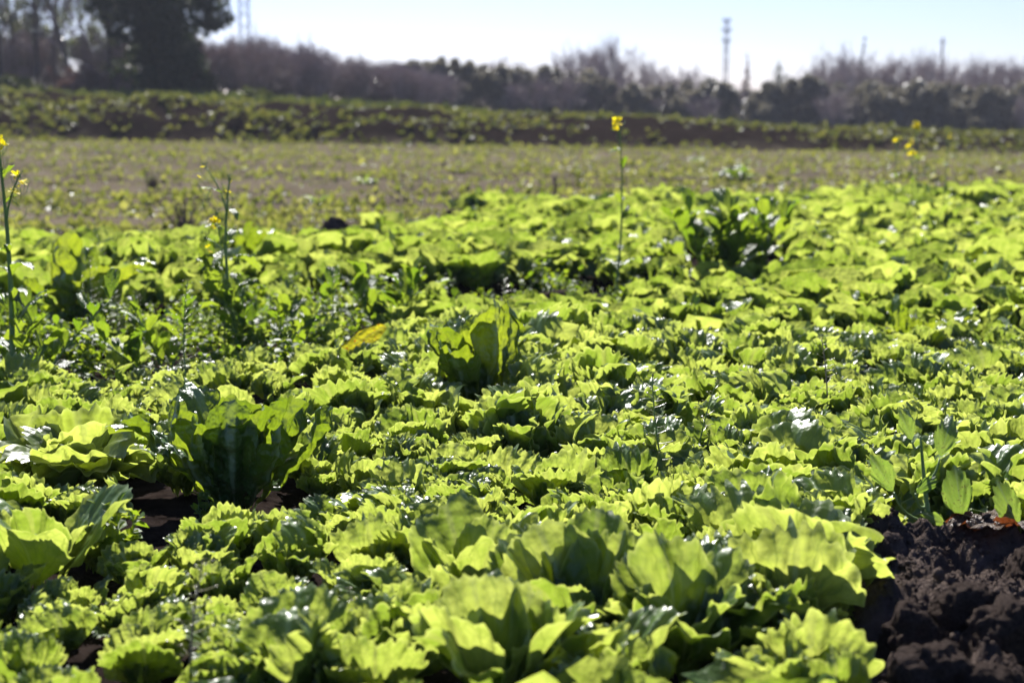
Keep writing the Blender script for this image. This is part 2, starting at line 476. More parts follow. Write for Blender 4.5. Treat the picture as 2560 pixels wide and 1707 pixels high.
LET = dict(savoy=0.07, thm=(0.55, 0.85), lobe=(0.02, 0.05), tooth=0.04, tk=(5, 8), ruffle=(0.06, 0.12), rk=(2.5, 6), frill=0.034, cup=(-0.3, 0.7), bend=(-0.35, 0.30), be=(1.8, 5.0), twist=(-0.5, 0.5), side=0.2, pw=3.0)
LET_MESH = leaf_meshes('lettuce_leaf', M['lettuce'], 28, 100, nth=76, nt=14, **LET)
BAT_MESH = leaf_meshes('batavia_leaf', M['batavia'], 8, 200, nth=52, nt=13, thm=(0.8, 1.15), lobe=(0.07, 0.13), tooth=0.045, tk=(5, 8), frill=.05, ruffle=(0.08, 0.13), rk=(3, 8), cup=(0.4, 1.2), bend=(-0.2, 0.6), be=(1.5, 3), side=0.36)
ROM = dict(nth=38, nt=26, thm=(0.33, 0.43), lobe=(0.015, 0.03), tooth=0.012, ruffle=(0.02, 0.04), cup=(0.6, 1.5), bend=(-0.3, 0.40), be=(2.5, 5), side=0.55, pw=2.1, w0=0.72, gk=0.25, savoy=0.10, chan=0.03, side_ruffle=1.6)
ROM_MESH = leaf_meshes('romaine_leaf', M['romaine'], 8, 300, **ROM)
ROML_MESH = leaf_meshes('pale_romaine_leaf', M['romaine_light'], 8, 320, **ROM)
BROAD_MESH = leaf_meshes('broad_leaf', M['lettuce'], 6, 340, nth=44, nt=12, thm=(0.5, 0.72), lobe=(0.03, 0.07), tooth=0.028, tk=(6, 9), frill=.02, ruffle=(0.04, 0.08), cup=(0.1, 0.8), bend=(-0.25, 0.35), be=(1.6, 3), side=0.42, w0=0.35, gk=0.45, chan=0.02)
MUS_MESH = leaf_meshes('mustard_leaf', M['mustard'], 5, 360, nth=22, nt=9, thm=(0.28, 0.4), lobe=(0.05, 0.09), tooth=0.05, ruffle=(0.03, 0.05), cup=(0.5, 1.0), bend=(0.2, 0.8), side=0.6, pw=1.5, w0=0.6, gk=0.4, chan=0.02)
FAR_LEAF = []
for k in range(14):
    r = np.random.default_rng(500 + k)
    FAR_LEAF.append(fan_leaf(r, nth=15, nt=5, thm=r.uniform(0.6, 0.95), lobe=r.uniform(0.04, .08), tooth=0.04, frill=.035, pw=3.0, ruffle=r.uniform(.07, .12), cup=r.uniform(-.3, .7), bend=r.uniform(-.35, .3), be=r.uniform(1.6, 5), twist=r.uniform(-.5, .5), side=0.2, rk=(3, 7)))


def leaf_set(r, n, L, e_in, e_out, size_in=0.6):
    """(length, azimuth, elevation, roll) for the leaves of one rosette, inner first"""
    res = []
    a = r.uniform(0, 6.28)
    for i in range(n):
        f = (i + 0.5) / n
        a += 2.39996 + r.normal() * 0.25
        e = e_in + (e_out - e_in) * f + r.normal() * 7
        res.append((L * (size_in + (1 - size_in) * f ** 0.7) * r.uniform(0.72, 1.22), a, e, r.normal() * 0.22))
    return res


def rosette(name, loc, meshes, r, n, L, e_in, e_out, label, cat, group=None, size_in=0.6, off=0.012, part='leaf'):
    root = thing(name, loc, label, cat, group)
    for (l, a, e, ro) in leaf_set(r, n, L, e_in, e_out, size_in):
        link(part, meshes[int(r.integers(len(meshes)))], root, (off * math.cos(a), off * math.sin(a), 0.0), (ro, -R(e), a), l)
    return root


# ------------------------------------------------------------------ where the lettuces grow
def poly_world(pts):
    return [at(px, py)[:2] for px, py in pts]


def inside(p, poly):
    x, y = p; c = False; n = len(poly)
    for i in range(n):
        x1, y1 = poly[i]; x2, y2 = poly[(i + 1) % n]
        if (y1 > y) != (y2 > y) and x < (x2 - x1) * (y - y1) / (y2 - y1) + x1:
            c = not c
    return c


GAPS = [poly_world(p) for p in (
    [(260, 1318), (590, 1318), (580, 1440), (470, 1490), (270, 1440)],                       # dark hollow before the romaine
    [(-400, 790), (480, 790), (960, 735), (1000, 890), (860, 965), (470, 1000), (-400, 1070)],  # weedy furrow
    [(960, 735), (1640, 725), (1640, 790), (1000, 815)],                                     # its shallow end
    [(2040, 1430), (2250, 1420), (2700, 1400), (2900, 2300), (2050, 2300), (2080, 1640)],                  # bare clods
    [(1690, 640), (1980, 640), (1980, 740), (1690, 740)],                                    # tall weed clump
)]
SPECIAL = []          # (x, y, radius) kept clear of bed lettuces


def bed_edge(x):
    return float(np.interp(x, [-3.5, -1.3, -0.55, -0.30, 0.3, 1.0, 2.2, 5.0], [8.4, 8.8, 9.2, 11.6, 12.0, 11.8, 13.0, 14.0]))


special_px = [(590, 1290, .17), (200, 1255, .19), (1190, 1035, .15), (225, 830, .2), (650, 705, .16), (1180, 1560, .10), (1450, 1640, .15), (1700, 1690, .11), (880, 960, .08),
              (1980, 1530, .10), (110, 1480, .09), (1250, 1790, .11), (2290, 880, .12), (1330, 655, .14),
              (1450, 1750, .08), (1180, 1655, .08), (1700, 1790, .07), (830, 1015, .10), (1190, 1110, .14), (590, 1375, .14), (2290, 950, .10)]
for px, py, rad in special_px:
    p = at(px, py); SPECIAL.append((p[0], p[1], rad))

spots = []
sp = 0.138
j = 0
y = 1.45
while y < 14.5:
    j += 1
    x0 = -4.2 - 0.25 * y
    x = x0 + (j % 2) * sp / 2
    while x < 4.2 + 0.25 * y:
        p = (x + rng.normal() * 0.03, y + rng.normal() * 0.03)
        x += sp
        lim = 0.40 * p[1] + 0.9
        if abs(p[0]) > lim or p[1] > bed_edge(p[0]) + rng.normal() * 0.15:
            continue
        if any(inside(p, g) for g in GAPS):
            continue
        if any((p[0] - a) ** 2 + (p[1] - b) ** 2 < c * c for a, b, c in SPECIAL):
            continue
        spots.append(p)
    y += sp * 0.88
    sp = 0.138 if y < 2.9 else (0.150 if y < 3.6 else 0.168)

def bed_size(p):
    k = 1 + .22 * float(sstep(5.6, 8.5, p[1])) - .10 * float(1 - sstep(2.6, 3.6, p[1]))
    return k * (0.162 + 0.09 * float(fbm(np.array(p[0] * 1.3), np.array(p[1] * 1.3), 2, 3)))


inview, rest = [], []
for p in spots:
    z0 = float(ground_h(p[0], p[1]))
    u, v, d = project((p[0], p[1], z0 + 0.07))
    (inview if (-40 < u < 2600 and v < 1760) else rest).append((d, p, z0))
inview.sort(key=lambda q: q[0])
near, far = inview[:300], inview[300:]
LANDMARKS = [((590, 1290), 'the dark romaine head'), ((200, 1255), 'the large pale frilly head'), ((1150, 1035), 'the tall bright romaine head'),
             ((1180, 1560), 'the lettuce with one broad upright leaf'), ((1450, 1640), 'the large shaded broad-leaf head'), ((1700, 1690), 'the tall broad-leaf lettuce by the clods'),
             ((1980, 1530), 'the wide frilly lettuce by the clods'), ((2150, 1350), 'the wild radish'), ((1682, 1275), 'the bowed thin seeding weed'), ((1735, 1180), 'the straight thin seeding weed'),
             ((2065, 1110), 'the dark slender seed stalk'), ((880, 960), 'the rust-spotted dock leaf'), ((350, 1500), 'the dark hollow'), ((485, 1800), 'the brownish seeding stalk'),
             ((1235, 1085), 'the short reddish seeding weed'), ((930, 1235), 'the small feathery bright weed'), ((2100, 1700), 'the bare dark clods'), ((2290, 880), 'the open romaine with shaded centre'), ((1250, 1790), 'the broad yellow-green lettuce'),
             ((2175, 830), 'the upright grass tuft'), ((1800, 735), 'the tall dark weed clump'), ((1535, 760), 'the two-tiered flowering mustard stalk'), ((1380, 790), 'the soil gap')]
LM = [(at(*q)[:2], t_) for q, t_ in LANDMARKS]


def near_text(p):
    d_ = [math.hypot(p[0] - q[0], p[1] - q[1]) for q, _ in LM]
    i = int(np.argmin(d_))
    return ('close to ' if d_[i] < .3 else 'a short way from ') + LM[i][1]


for d, p, z0 in near:
    r = np.random.default_rng(int(abs(p[0] * 7919 + p[1] * 104729) * 1000) % 2**31)
    lab = ('large' if bed_size(p) > .158 else 'small') + ' jagged light green lettuce ' + near_text(p)
    grp = 'bed lettuces ' + near_text(p)
    L = bed_size(p) * r.uniform(0.85, 1.15)
    rosette('lettuce', (p[0], p[1], z0 - 0.004), LET_MESH, r, int(r.integers(10, 13)), L, 94, 70, lab, 'lettuce', grp, off=0.018)


def scatter_lettuce(items, name, label, nleaf=9):
    b = MB()
    for d, p, z0 in items:
        for (l, a, e, ro) in leaf_set(rng, nleaf, bed_size(p) * rng.uniform(.85, 1.15), 94, 68):
            v, q, uv = FAR_LEAF[int(rng.integers(len(FAR_LEAF)))]
            b.add(v * l @ rotm((ro, -R(e), a)).T + np.array([p[0], p[1], z0]), q, uv=uv)
    o = link(name, b.mesh(name, M['lettuce_far']))
    return tag(o, label, 'lettuces', kind='stuff')


scatter_lettuce(far + rest, 'lettuce_bed', 'mass of light green lettuces filling the far part of the bed')

# ------------------------------------------------------------------ single large heads, weeds
def head(px, py, meshes, n, L, e_in, e_out, label, seed, name='romaine_lettuce', group=None, size_in=0.7, off=0.02, sink=0.0):
    p = at(px, py)
    return rosette(name, (p[0], p[1], float(ground_h(p[0], p[1])) - sink), meshes, np.random.default_rng(seed), n, L, e_in, e_out, label, 'lettuce', group, size_in, off)


head(590, 1290, ROM_MESH, 26, 0.285, 90, 46, 'large dark green romaine head with blistered leaves beside the dark hollow', 1)
head(200, 1255, BAT_MESH, 30, 0.22, 90, 42, 'large pale frilly lettuce head next to the dark romaine', 2, 'frilly_lettuce')
head(1190, 1035, ROML_MESH, 14, 0.32, 90, 58, 'tall bright green romaine head rising above the dense bed', 3)
head(225, 830, ROML_MESH, 16, 0.36, 88, 50, 'broad romaine head with shaded front leaves behind the weedy furrow', 4)
head(650, 705, ROML_MESH, 13, 0.34, 88, 50, 'broad romaine head growing behind the two budding mustard stalks', 5)
h1 = head(1180, 1560, BROAD_MESH, 6, 0.20, 88, 60, 'lettuce with one broad upright smooth leaf above the small jagged lettuces', 6, 'broad_leaf_lettuce')
h2 = head(1450, 1640, BROAD_MESH, 13, 0.21, 88, 55, 'large shaded lettuce head with broad dark leaves in the dense bed', 7, 'broad_leaf_lettuce')
h3 = head(1700, 1690, BROAD_MESH, 9, 0.22, 88, 62, 'tall broad-leaf lettuce between the shaded head and the bare clods', 8, 'broad_leaf_lettuce')
h5 = head(1980, 1530, BAT_MESH, 12, 0.20, 78, 25, 'wide frilly lettuce spreading a ribbed leaf over the bare clods', 9, 'frilly_lettuce')
head(110, 1480, BROAD_MESH, 7, 0.20, 88, 55, 'broad-leaf lettuce in front of the dark hollow', 10, 'broad_leaf_lettuce')
h4 = head(1250, 1790, BROAD_MESH, 8, 0.23, 88, 55, 'broad yellow-green lettuce with a bright ribbed leaf, before the shaded head', 11, 'broad_leaf_lettuce')
head(2290, 880, ROML_MESH, 10, 0.24, 80, 30, 'open romaine head with shaded centre amid the right part of the bed', 12)
head(1330, 655, ROML_MESH, 9, 0.22, 80, 30, 'dark shaded romaine near the heart-shaped leaf over bare soil', 13)


def aim(length, normal):
    x_ = Vector(length).normalized(); z_ = Vector(normal); y_ = z_.cross(x_).normalized(); z_ = x_.cross(y_)
    return Matrix((x_, y_, z_)).transposed().to_euler()


for hd, ms, ld, nm, l in [(h1, BROAD_MESH[0], (-.15, .05, 1), (.25, -1, .2), .215), (h1, BROAD_MESH[2], (.22, .0, 1), (-.3, -1, .1), .19), (h2, BROAD_MESH[1], (-.25, .1, 1), (.2, -1, .2), .22), (h2, BROAD_MESH[3], (.1, .12, 1), (0, -1, .15), .235), (h2, BROAD_MESH[4], (.4, .05, .9), (-.1, -1, .3), .21),
                          (h3, BROAD_MESH[5], (-.08, .04, 1), (.5, -1, .1), .235), (h3, BROAD_MESH[0], (.3, .1, .95), (-.2, -1, .2), .21), (h4, BROAD_MESH[2], (-.18, .05, 1), (.1, -1, .15), .22), (h4, BROAD_MESH[5], (.25, .1, 1), (-.2, -1, .2), .20), (h5, BAT_MESH[0], (.75, -.1, .45), (-.3, -.8, .7), .21), (h5, BAT_MESH[3], (.4, .1, .9), (-.2, -1, .2), .20)]:
    link('leaf', ms, hd, (0, 0, 0.004), aim(ld, nm), l)


def curve_pts(p0, p1, n, bow=0.03, r=rng):
    p0 = np.asarray(p0, float); p1 = np.asarray(p1, float)
    t = np.linspace(0, 1, n)[:, None]
    b = np.array([r.normal(), r.normal(), 0]) * bow
    return p0 + (p1 - p0) * t + b * (4 * t * (1 - t))


def flower_mesh(seed):
    r = np.random.default_rng(seed); b = MB()
    for k in range(4):
        a = k * math.pi / 2 + r.normal() * 0.15
        v = np.array([[0.001, -0.001, 0], [0.001, 0.001, 0], [0.008, -0.0055, 0.003], [0.008, 0.0055, 0.003], [0.013, -0.003, 0.0015], [0.013, 0.003, 0.0015]])
        b.add(v @ rotm((r.normal() * 0.3, -0.25 + r.normal() * 0.2, a)).T, [(0, 2, 3, 1), (2, 4, 5, 3)])
    return b.mesh('flower', M['petal'])


FLOWERS = [flower_mesh(k) for k in range(4)]
BUDB = MB()
for k in range(16):
    c = np.array([rng.normal() * .007, rng.normal() * .007, rng.uniform(-.008, .012)])
    BUDB.tube([c, c + [0, 0, .003], c + [0, 0, .006], c + [0, 0, .008]], [.0008, .0022, .002, .0006], 5)
BUD_MESH = BUDB.mesh('bud_cluster', M['stem'])


def mustard(px, py, top_px, h, label, seed, leaves=6, fl=6, rad=0.0055, branches=1, group=None, name='mustard_plant', fs=1.0, leafL=0.15):
    p = at(px, py); r = np.random.default_rng(seed)
    root = thing(name, (p[0], p[1], float(ground_h(p[0], p[1]))), label, 'weed', group)
    dx = (top_px - px) / F * p[1]
    b = MB(); tops = []
    main = curve_pts((0, 0, 0), (dx, 0.02, h), 12, 0.02, r)
    b.tube(main, np.linspace(rad, rad * 0.35, 12), 7); tops.append(main[-1])
    for k in range(branches - 1):
        i = int(r.integers(6, 10)); q0 = main[i]
        q1 = q0 + [r.choice([-1, 1]) * r.uniform(.04, .10), r.normal() * .03, r.uniform(.08, .16)]
        b.tube(curve_pts(q0, q1, 6, .01, r), np.linspace(rad * .4, rad * .25, 6), 5); tops.append(q1)
    for tpt in tops:
        for k in range(12):
            a = r.uniform(0, 6.28); z_ = -r.uniform(.04, .17); q0 = np.array(tpt) + [0, 0, z_]
            if len(tops) and h > .3:
                i_ = np.interp(q0[2], main[:, 2], np.arange(12)); q0[:2] = main[int(i_), :2] if tpt is tops[0] else q0[:2]
            q1 = q0 + np.array([math.cos(a) * .02, math.sin(a) * .02, .018]); b.tube([q0, q1, q1 + [math.cos(a) * .006, math.sin(a) * .006, .022]], [.0006, .0009, .0012], 4)
    link('stem', b.mesh('stem', M['stem']), root)
    for k in range(leaves):
        i = int(np.clip(1 + k * 10 / leaves + r.normal() * .5, 0, 10)); q = main[i]
        l = leafL * r.uniform(0.7, 1.2) * (1 - 0.055 * i)
        link('leaf', MUS_MESH[int(r.integers(len(MUS_MESH)))], root, tuple(q), (r.normal() * .3, -R(r.uniform(25, 65)), r.uniform(0, 6.28)), l)
    for tpt in tops:
        link('bud_cluster', BUD_MESH, root, tuple(tpt), (0, 0, r.uniform(0, 6)), r.uniform(.8, 1.3))
        for k in range(fl):
            a = r.uniform(0, 6.28); dz = r.uniform(-0.05, 0.006); rr_ = 0.014 + 0.16 * abs(min(dz, 0)) * 1.0
            link('flower', FLOWERS[int(r.integers(4))], root, (tpt[0] + rr_ * math.cos(a), tpt[1] + rr_ * math.sin(a), tpt[2] + dz), (r.normal() * .6 + 0.5, r.normal() * .6, a), r.uniform(0.9, 1.4) * fs)
    return root


mustard(30, 1010, 22, 0.83, 'thick tall mustard stalk topped with yellow flowers beside the weedy furrow', 21, leaves=14, fl=7, rad=0.010, branches=2, fs=1.05)
mustard(606, 905, 585, 0.64, 'budding mustard stalk with a drooping green tip behind the dark romaine', 22, leaves=14, fl=2, rad=0.0085, branches=3, fs=.8, leafL=.2)
mustard(560, 905, 552, 0.52, 'slender mustard stalk with a few yellow flowers next to the budding stalk', 23, leaves=5, fl=7, rad=0.004, branches=1, fs=1.05)
mustard(1535, 760, 1541, 0.85, 'tall mustard stalk with two tiers of yellow flowers above the bed', 24, leaves=14, fl=13, rad=0.0065, branches=1, fs=1.05)
for k, (px, py, tp, h, lab) in enumerate([
        (2282, 560, 2280, .80, 'far mustard plant with the widest yellow flower cluster, before the dry field'),
        (2240, 575, 2235, .70, 'short far mustard plant with a single yellow flower, before the dry field'),
        (2350, 565, 2362, .72, 'far mustard plant with lone yellow flower leaning away from the flower cluster'),
        (2275, 600, 2272, .62, 'low far mustard plant with small yellow flowers under the flower cluster')]):
    mustard(px, py, tp, h, lab, 30 + k, leaves=5, fl=[10, 3, 3, 4][k], rad=.007, branches=[2, 1, 1, 1][k], group='far mustard plants', fs=1.5)


def purse_meshes(r, h, n, lean):
    b = MB()
    main = curve_pts((0, 0, 0), (lean, 0.01, h), 10, 0.015, r)
    b.tube(main, np.linspace(0.0026, 0.0012, 10), 5)
    pods = MB()
    for k in range(n):
        f = 0.38 + 0.62 * k / n
        i = f * 9; i0 = min(int(i), 8); q = main[i0] + (main[i0 + 1] - main[i0]) * (i - i0)
        a = k * 2.4 + r.normal() * .3; ln = 0.026 * (1 - 0.6 * (k / n) ** 3) * r.uniform(.8, 1.2)
        dr = np.array([math.cos(a), math.sin(a), 0.25])
        e = q + dr * ln
        pods.tube([q, q + dr * ln * .5 + [0, 0, -.001], e], 0.0008, 3, False)
        sz = 0.0085 * (1 - 0.4 * k / n)
        side = np.array([-math.sin(a), math.cos(a), 0])
        v = np.array([e, e + dr * sz + side * sz * .7, e + dr * sz * .75, e + dr * sz - side * sz * .7, e + dr * sz * .6 + [0, 0, sz * .35]])
        pods.add(v, None, [(0, 4, 1), (1, 4, 2), (2, 4, 3), (3, 4, 0), (0, 1, 2), (0, 2, 3)])
    tip = main[-1]
    for k in range(10):
        c = tip + [r.normal() * .004, r.normal() * .004, r.uniform(-.004, .004)]
        pods.tube([c, c + [0, 0, .002], c + [0, 0, .004]], [.0005, .0016, .0004], 4)
    return b, pods


def purse(px, py, h, label, seed, lean=0.0, n=34, dry=False, sc=1.0):
    p = at(px, py); r = np.random.default_rng(seed)
    root = thing('seeding_weed', (p[0], p[1], float(ground_h(p[0], p[1]))), label, 'weed', 'thin weeds gone to seed')
    b, pods = purse_meshes(r, h, n, lean)
    link('stem', b.mesh('stem', M['dry_stem'] if dry else M['stem']), root)
    tag(link('seed_pods', pods.mesh('seed_pods', M['pod']), root), kind='stuff')
    for k in range(3):
        link('leaf', MUS_MESH[k], root, (0, 0, 0.01 + .03 * k), (0, -R(40), r.uniform(0, 6.28)), .05)
    return root


purse(480, 1045, 0.40, 'thin weed with a dense head of seed pods behind the dark romaine', 41, n=44)
purse(232, 870, 0.34, 'pale seeding weed in front of the broad shaded romaine', 42, n=40)
purse(292, 900, 0.27, 'bushy seeding weed next to the broad shaded romaine', 43, n=36)
purse(242, 745, 0.38, 'thin tall seeding weed standing behind the broad shaded romaine', 44, n=30)
purse(345, 860, 0.20, 'short seeding weed right of the broad shaded romaine', 45, n=24)
purse(838, 880, 0.30, 'seeding weed among dark weeds near the spotted dock leaf', 46, n=34)
purse(1682, 1275, 0.31, 'bowed thin weed with sparse pods rising from the dense bed', 47, lean=-.05, n=26)
purse(1735, 1215, 0.24, 'straight thin weed with a small pod tip next to the bowed one', 48, lean=.05, n=18)
purse(1258, 830, 0.25, 'small seeding weed at the soil gap behind the bright romaine', 49, n=24)
purse(2065, 1110, 0.28, 'dark slender seed stalk in the right part of the bed', 50, lean=-.02, n=20, dry=True)
purse(485, 1800, 0.23, 'brownish seeding stalk in front of the dark hollow, well out of focus', 51, lean=.02, n=30, dry=True)
purse(1010, 700, 0.18, 'pale seeding weed behind the bright romaine among small lettuces', 52, n=24)
purse(1235, 1085, 0.13, 'short reddish seeding weed before the bright romaine', 53, n=20, dry=True)
purse(875, 1720, 0.14, 'low blurred seeding weed among the jagged lettuces', 54, n=20)


def weed_mesh(seed, h=0.13, n=70, ls=0.020):
    r = np.random.default_rng(seed); b = MB(); st = MB()
    for s_ in range(7):
        e = np.array([r.normal() * .055, r.normal() * .055, h * r.uniform(.5, 1.1)])
        c = curve_pts((r.normal() * .01, r.normal() * .01, 0), e, 6, .015, r)
        st.tube(c, np.linspace(.0016, .0007, 6), 4)
        for k in range(n // 7):
            f = r.uniform(.15, 1) * 5; i = min(int(f), 4); q = c[i] + (c[i + 1] - c[i]) * (f - i)
            l = ls * r.uniform(.6, 1.5); wd = l * r.uniform(.25, .42)
            v = np.array([[0, 0, 0], [l * .45, -wd, .12 * l], [l * .5, 0, 0], [l * .45, wd, .12 * l], [l, 0, -.1 * l], [l * .8, -wd * .7, .05 * l], [l * .8, wd * .7, .05 * l]])
            v = v @ rotm((r.normal() * .4, -R(r.uniform(-10, 70)), r.uniform(0, 6.28))).T + q
            b.add(v, [(0, 1, 5, 2), (2, 5, 4, 6), (0, 2, 6, 3)])
    return b.mesh('foliage', M['weed']), st.mesh('stems', M['stem'])


WEEDS = [weed_mesh(600 + k, h=[.12, .16, .09, .14, .18][k], ls=[.022, .034, .018, .042, .028][k], n=[84, 84, 70, 56, 98][k]) for k in range(5)]
weed_area = [(GAPS[1], 150, 'small-leaved dark weed in the furrow', 'weeds filling the furrow'),
             (GAPS[2], 26, 'low weed in the soil gap', 'weeds in the soil gap')]
WLM = [(at(*q)[:2], t_) for q, t_ in [((30, 1010), 'thick mustard stalk'), ((225, 830), 'broad shaded romaine'), ((480, 1045), 'dense-headed seeding weed'), ((606, 905), 'budding mustard stalk'), ((838, 860), 'seeding weed by the dock leaf'), ((800, 985), 'dock leaf'), ((1258, 830), 'small seeding weed'), ((1412, 790), 'heart-shaped leaf'), ((95, 880), 'dark clod'), ((345, 860), 'short seeding weed')]]


def weed_near(p):
    return ' near the ' + WLM[int(np.argmin([math.hypot(p[0] - q[0], p[1] - q[1]) for q, _ in WLM]))][1]


for poly, cnt, lab, grp in weed_area:
    pa = np.array(poly); k = 0
    while k < cnt:
        p = (rng.uniform(pa[:, 0].min(), pa[:, 0].max()), rng.uniform(pa[:, 1].min(), pa[:, 1].max()))
        u, v, d = project((p[0], p[1], 0))
        if not inside(p, poly) or u < -60: continue
        k += 1
        q = WEEDS[int(rng.integers(5))]
        root = thing('weed', (p[0], p[1], float(ground_h(*p))), lab + weed_near(p), 'weed', grp + weed_near(p), rng.uniform(0, 6.28))
        sc = rng.uniform(.5, 1.0)
        tag(link('foliage', q[0], root, sc=sc), kind='stuff'); link('stems', q[1], root, sc=sc)


for k in range(34):
    while True:
        pa = np.array(GAPS[1]); p = (rng.uniform(pa[:, 0].min(), pa[:, 0].max()), rng.uniform(pa[:, 1].min(), pa[:, 1].max()))
        if inside(p, GAPS[1]) and project((p[0], p[1], 0))[0] > -60: break
    rosette('weed_rosette', (p[0], p[1], float(ground_h(*p))), [MUS_MESH, LET_MESH, BROAD_MESH][k % 3], np.random.default_rng(1500 + k), int(rng.integers(5, 9)), rng.uniform(.09, .16), 80, 30,
            ['long-leaved weed rosette in the furrow', 'stray jagged lettuce in the furrow', 'smooth broad-leaved plant in the furrow'][k % 3] + weed_near(p), ['weed', 'lettuce', 'plant'][k % 3], 'larger plants in the furrow' + weed_near(p))


def small_weed(px, py, k, sc, label):
    p = at(px, py); q = WEEDS[k]
    root = thing('weed_seedling', (p[0], p[1], float(ground_h(p[0], p[1]))), label, 'weed')
    tag(link('foliage', q[0], root, sc=sc), kind='stuff'); link('stems', q[1], root, sc=sc)


small_weed(525, 1345, 0, .75, 'feathery weed seedling in the shade before the dark romaine')
small_weed(315, 1440, 1, .8, 'bright round-leaved weed seedling in the dark hollow')
small_weed(60, 1320, 2, .9, 'tiny whorled weed under the pale frilly lettuce head')
small_weed(930, 1235, 3, .55, 'small bright weed poking out between jagged lettuces before the bright romaine')
small_weed(2545, 1330, 0, .8, 'weed on the bare clods above the red-veined leaf')
small_weed(2170, 1310, 3, .6, 'small weed at the foot of the wild radish')


# tall dark weed clump and spotted dock
CLUMP = leaf_meshes('clump_leaf', M['mustard'], 4, 370, nth=22, nt=9, thm=(.4, .55), lobe=(.03, .06), tooth=.03, ruffle=(.03, .06), cup=(.2, .8), bend=(-.1, .4), side=.45, w0=.4, gk=.4)


def tall_clump(px, py, h, n, label, seed, mesh=CLUMP, leafL=.16, name='tall_weed'):
    p = at(px, py); r = np.random.default_rng(seed)
    root = thing(name, (p[0], p[1], float(ground_h(p[0], p[1]))), label, 'weed')
    for k in range(n):
        c = curve_pts((r.normal() * .03, r.normal() * .03, 0), (r.normal() * .12, r.normal() * .1, h * r.uniform(.6, 1)), 7, .03, r)
        b = MB(); b.tube(c, np.linspace(.005, .002, 7), 5)
        link('stem', b.mesh('stem', M['stem']), root)
        for i in range(1, 7):
            for _ in range(2):
                link('leaf', mesh[int(r.integers(len(mesh)))], root, tuple(c[i]), (r.normal() * .3, -R(r.uniform(45, 88)), r.uniform(0, 6.28)), leafL * r.uniform(.5, 1.1))
    return root


tall_clump(1800, 735, .40, 10, 'tall clump of dark green leafy weeds standing above the bed', 71)
tall_clump(1905, 715, .33, 6, 'lower dark leafy weed joined to the tall weed clump', 72)
tall_clump(1660, 710, .18, 3, 'glossy long-leaved weed before the tall weed clump', 73, leafL=.14)

for k, (px, py, h, n_, lab) in enumerate([(75, 1000, .30, 4, 'leafy weed at the foot of the thick mustard stalk'), (645, 900, .34, 4, 'leafy weed beside the budding mustard stalk'), (420, 955, .22, 3, 'leafy weed near the dense-headed seeding weed'), (735, 880, .24, 3, 'leafy weed between the budding mustard stalk and the dock leaf'), (940, 850, .24, 4, 'dark leafy weed behind the bright romaine')]):
    tall_clump(px, py, h, n_, lab, 90 + k, leafL=.115, name='leafy_weed')
DOCK = leaf_meshes('dock_leaf', M['dock'], 2, 380, nth=20, nt=14, thm=(.30, .34), lobe=.01, tooth=.006, ruffle=.02, cup=.3, bend=.15, side=.75, pw=1.6, w0=.9, gk=.3, chan=.012)
p = at(800, 985); root = thing('dock_plant', (p[0], p[1], 0), 'yellow dock plant with a long rust-spotted leaf beside the weedy furrow', 'weed')
link('leaf', DOCK[0], root, (0, 0, 0.085), aim((.78, .05, .58), (-.25, -.95, .3)), .25)
link('leaf', DOCK[1], root, (0.0, 0.0, 0.03), aim((.9, .1, .2), (.0, -.6, .8)), .22)
b = MB(); b.tube([(0, 0, 0), (0.0, 0, .05), (.004, 0, .086)], [.004, .0035, .003], 6); link('stem', b.mesh('stem', M['stem']), root)

HEART = leaf_meshes('heart_leaf', M['weed'], 1, 390, nth=24, nt=8, thm=1.5, lobe=.02, tooth=.01, ruffle=.03, cup=.2, bend=.3, side=.15)
p = at(1412, 790); root = thing('heart_leaf_weed', (p[0], p[1], float(ground_h(p[0], p[1]))), 'single heart-shaped bright leaf over the bare soil gap', 'weed')
b = MB(); b.tube(curve_pts((0, 0, 0), (0.0, -.02, .10), 6, .01), np.linspace(.003, .002, 6), 5); link('stem', b.mesh('stem', M['stem']), root)
link('leaf', HEART[0], root, (0, -.02, .11), aim((.1, -.5, -.6), (0, -.7, .6)), .085)

# grass tuft
p = at(2175, 830); root = thing('grass_tuft', (p[0], p[1], float(ground_h(p[0], p[1]))), 'tuft of upright bright grass blades in the bed', 'grass')
for k in range(16):
    b = MB(); a = rng.uniform(0, 6.28); h = rng.uniform(.14, .28); ln = rng.uniform(.02, .10)
    t = np.linspace(0, 1, 7)
    cx = ln * t ** 2 * math.cos(a) + rng.normal() * .015; cy = ln * t ** 2 * math.sin(a) + rng.normal() * .015; cz = h * t * (1 - .15 * t)
    wd = .004 * (1 - t ** 2) + .0003
    sdx, sdy = -math.sin(a + 1.2), math.cos(a + 1.2)
    v = np.concatenate([np.stack([cx - sdx * wd, cy - sdy * wd, cz], 1), np.stack([cx + sdx * wd, cy + sdy * wd, cz], 1)])
    b.add(v, [(i, i + 1, i + 8, i + 7) for i in range(6)])
    link('blade', b.mesh('blade', M['grass']), root)

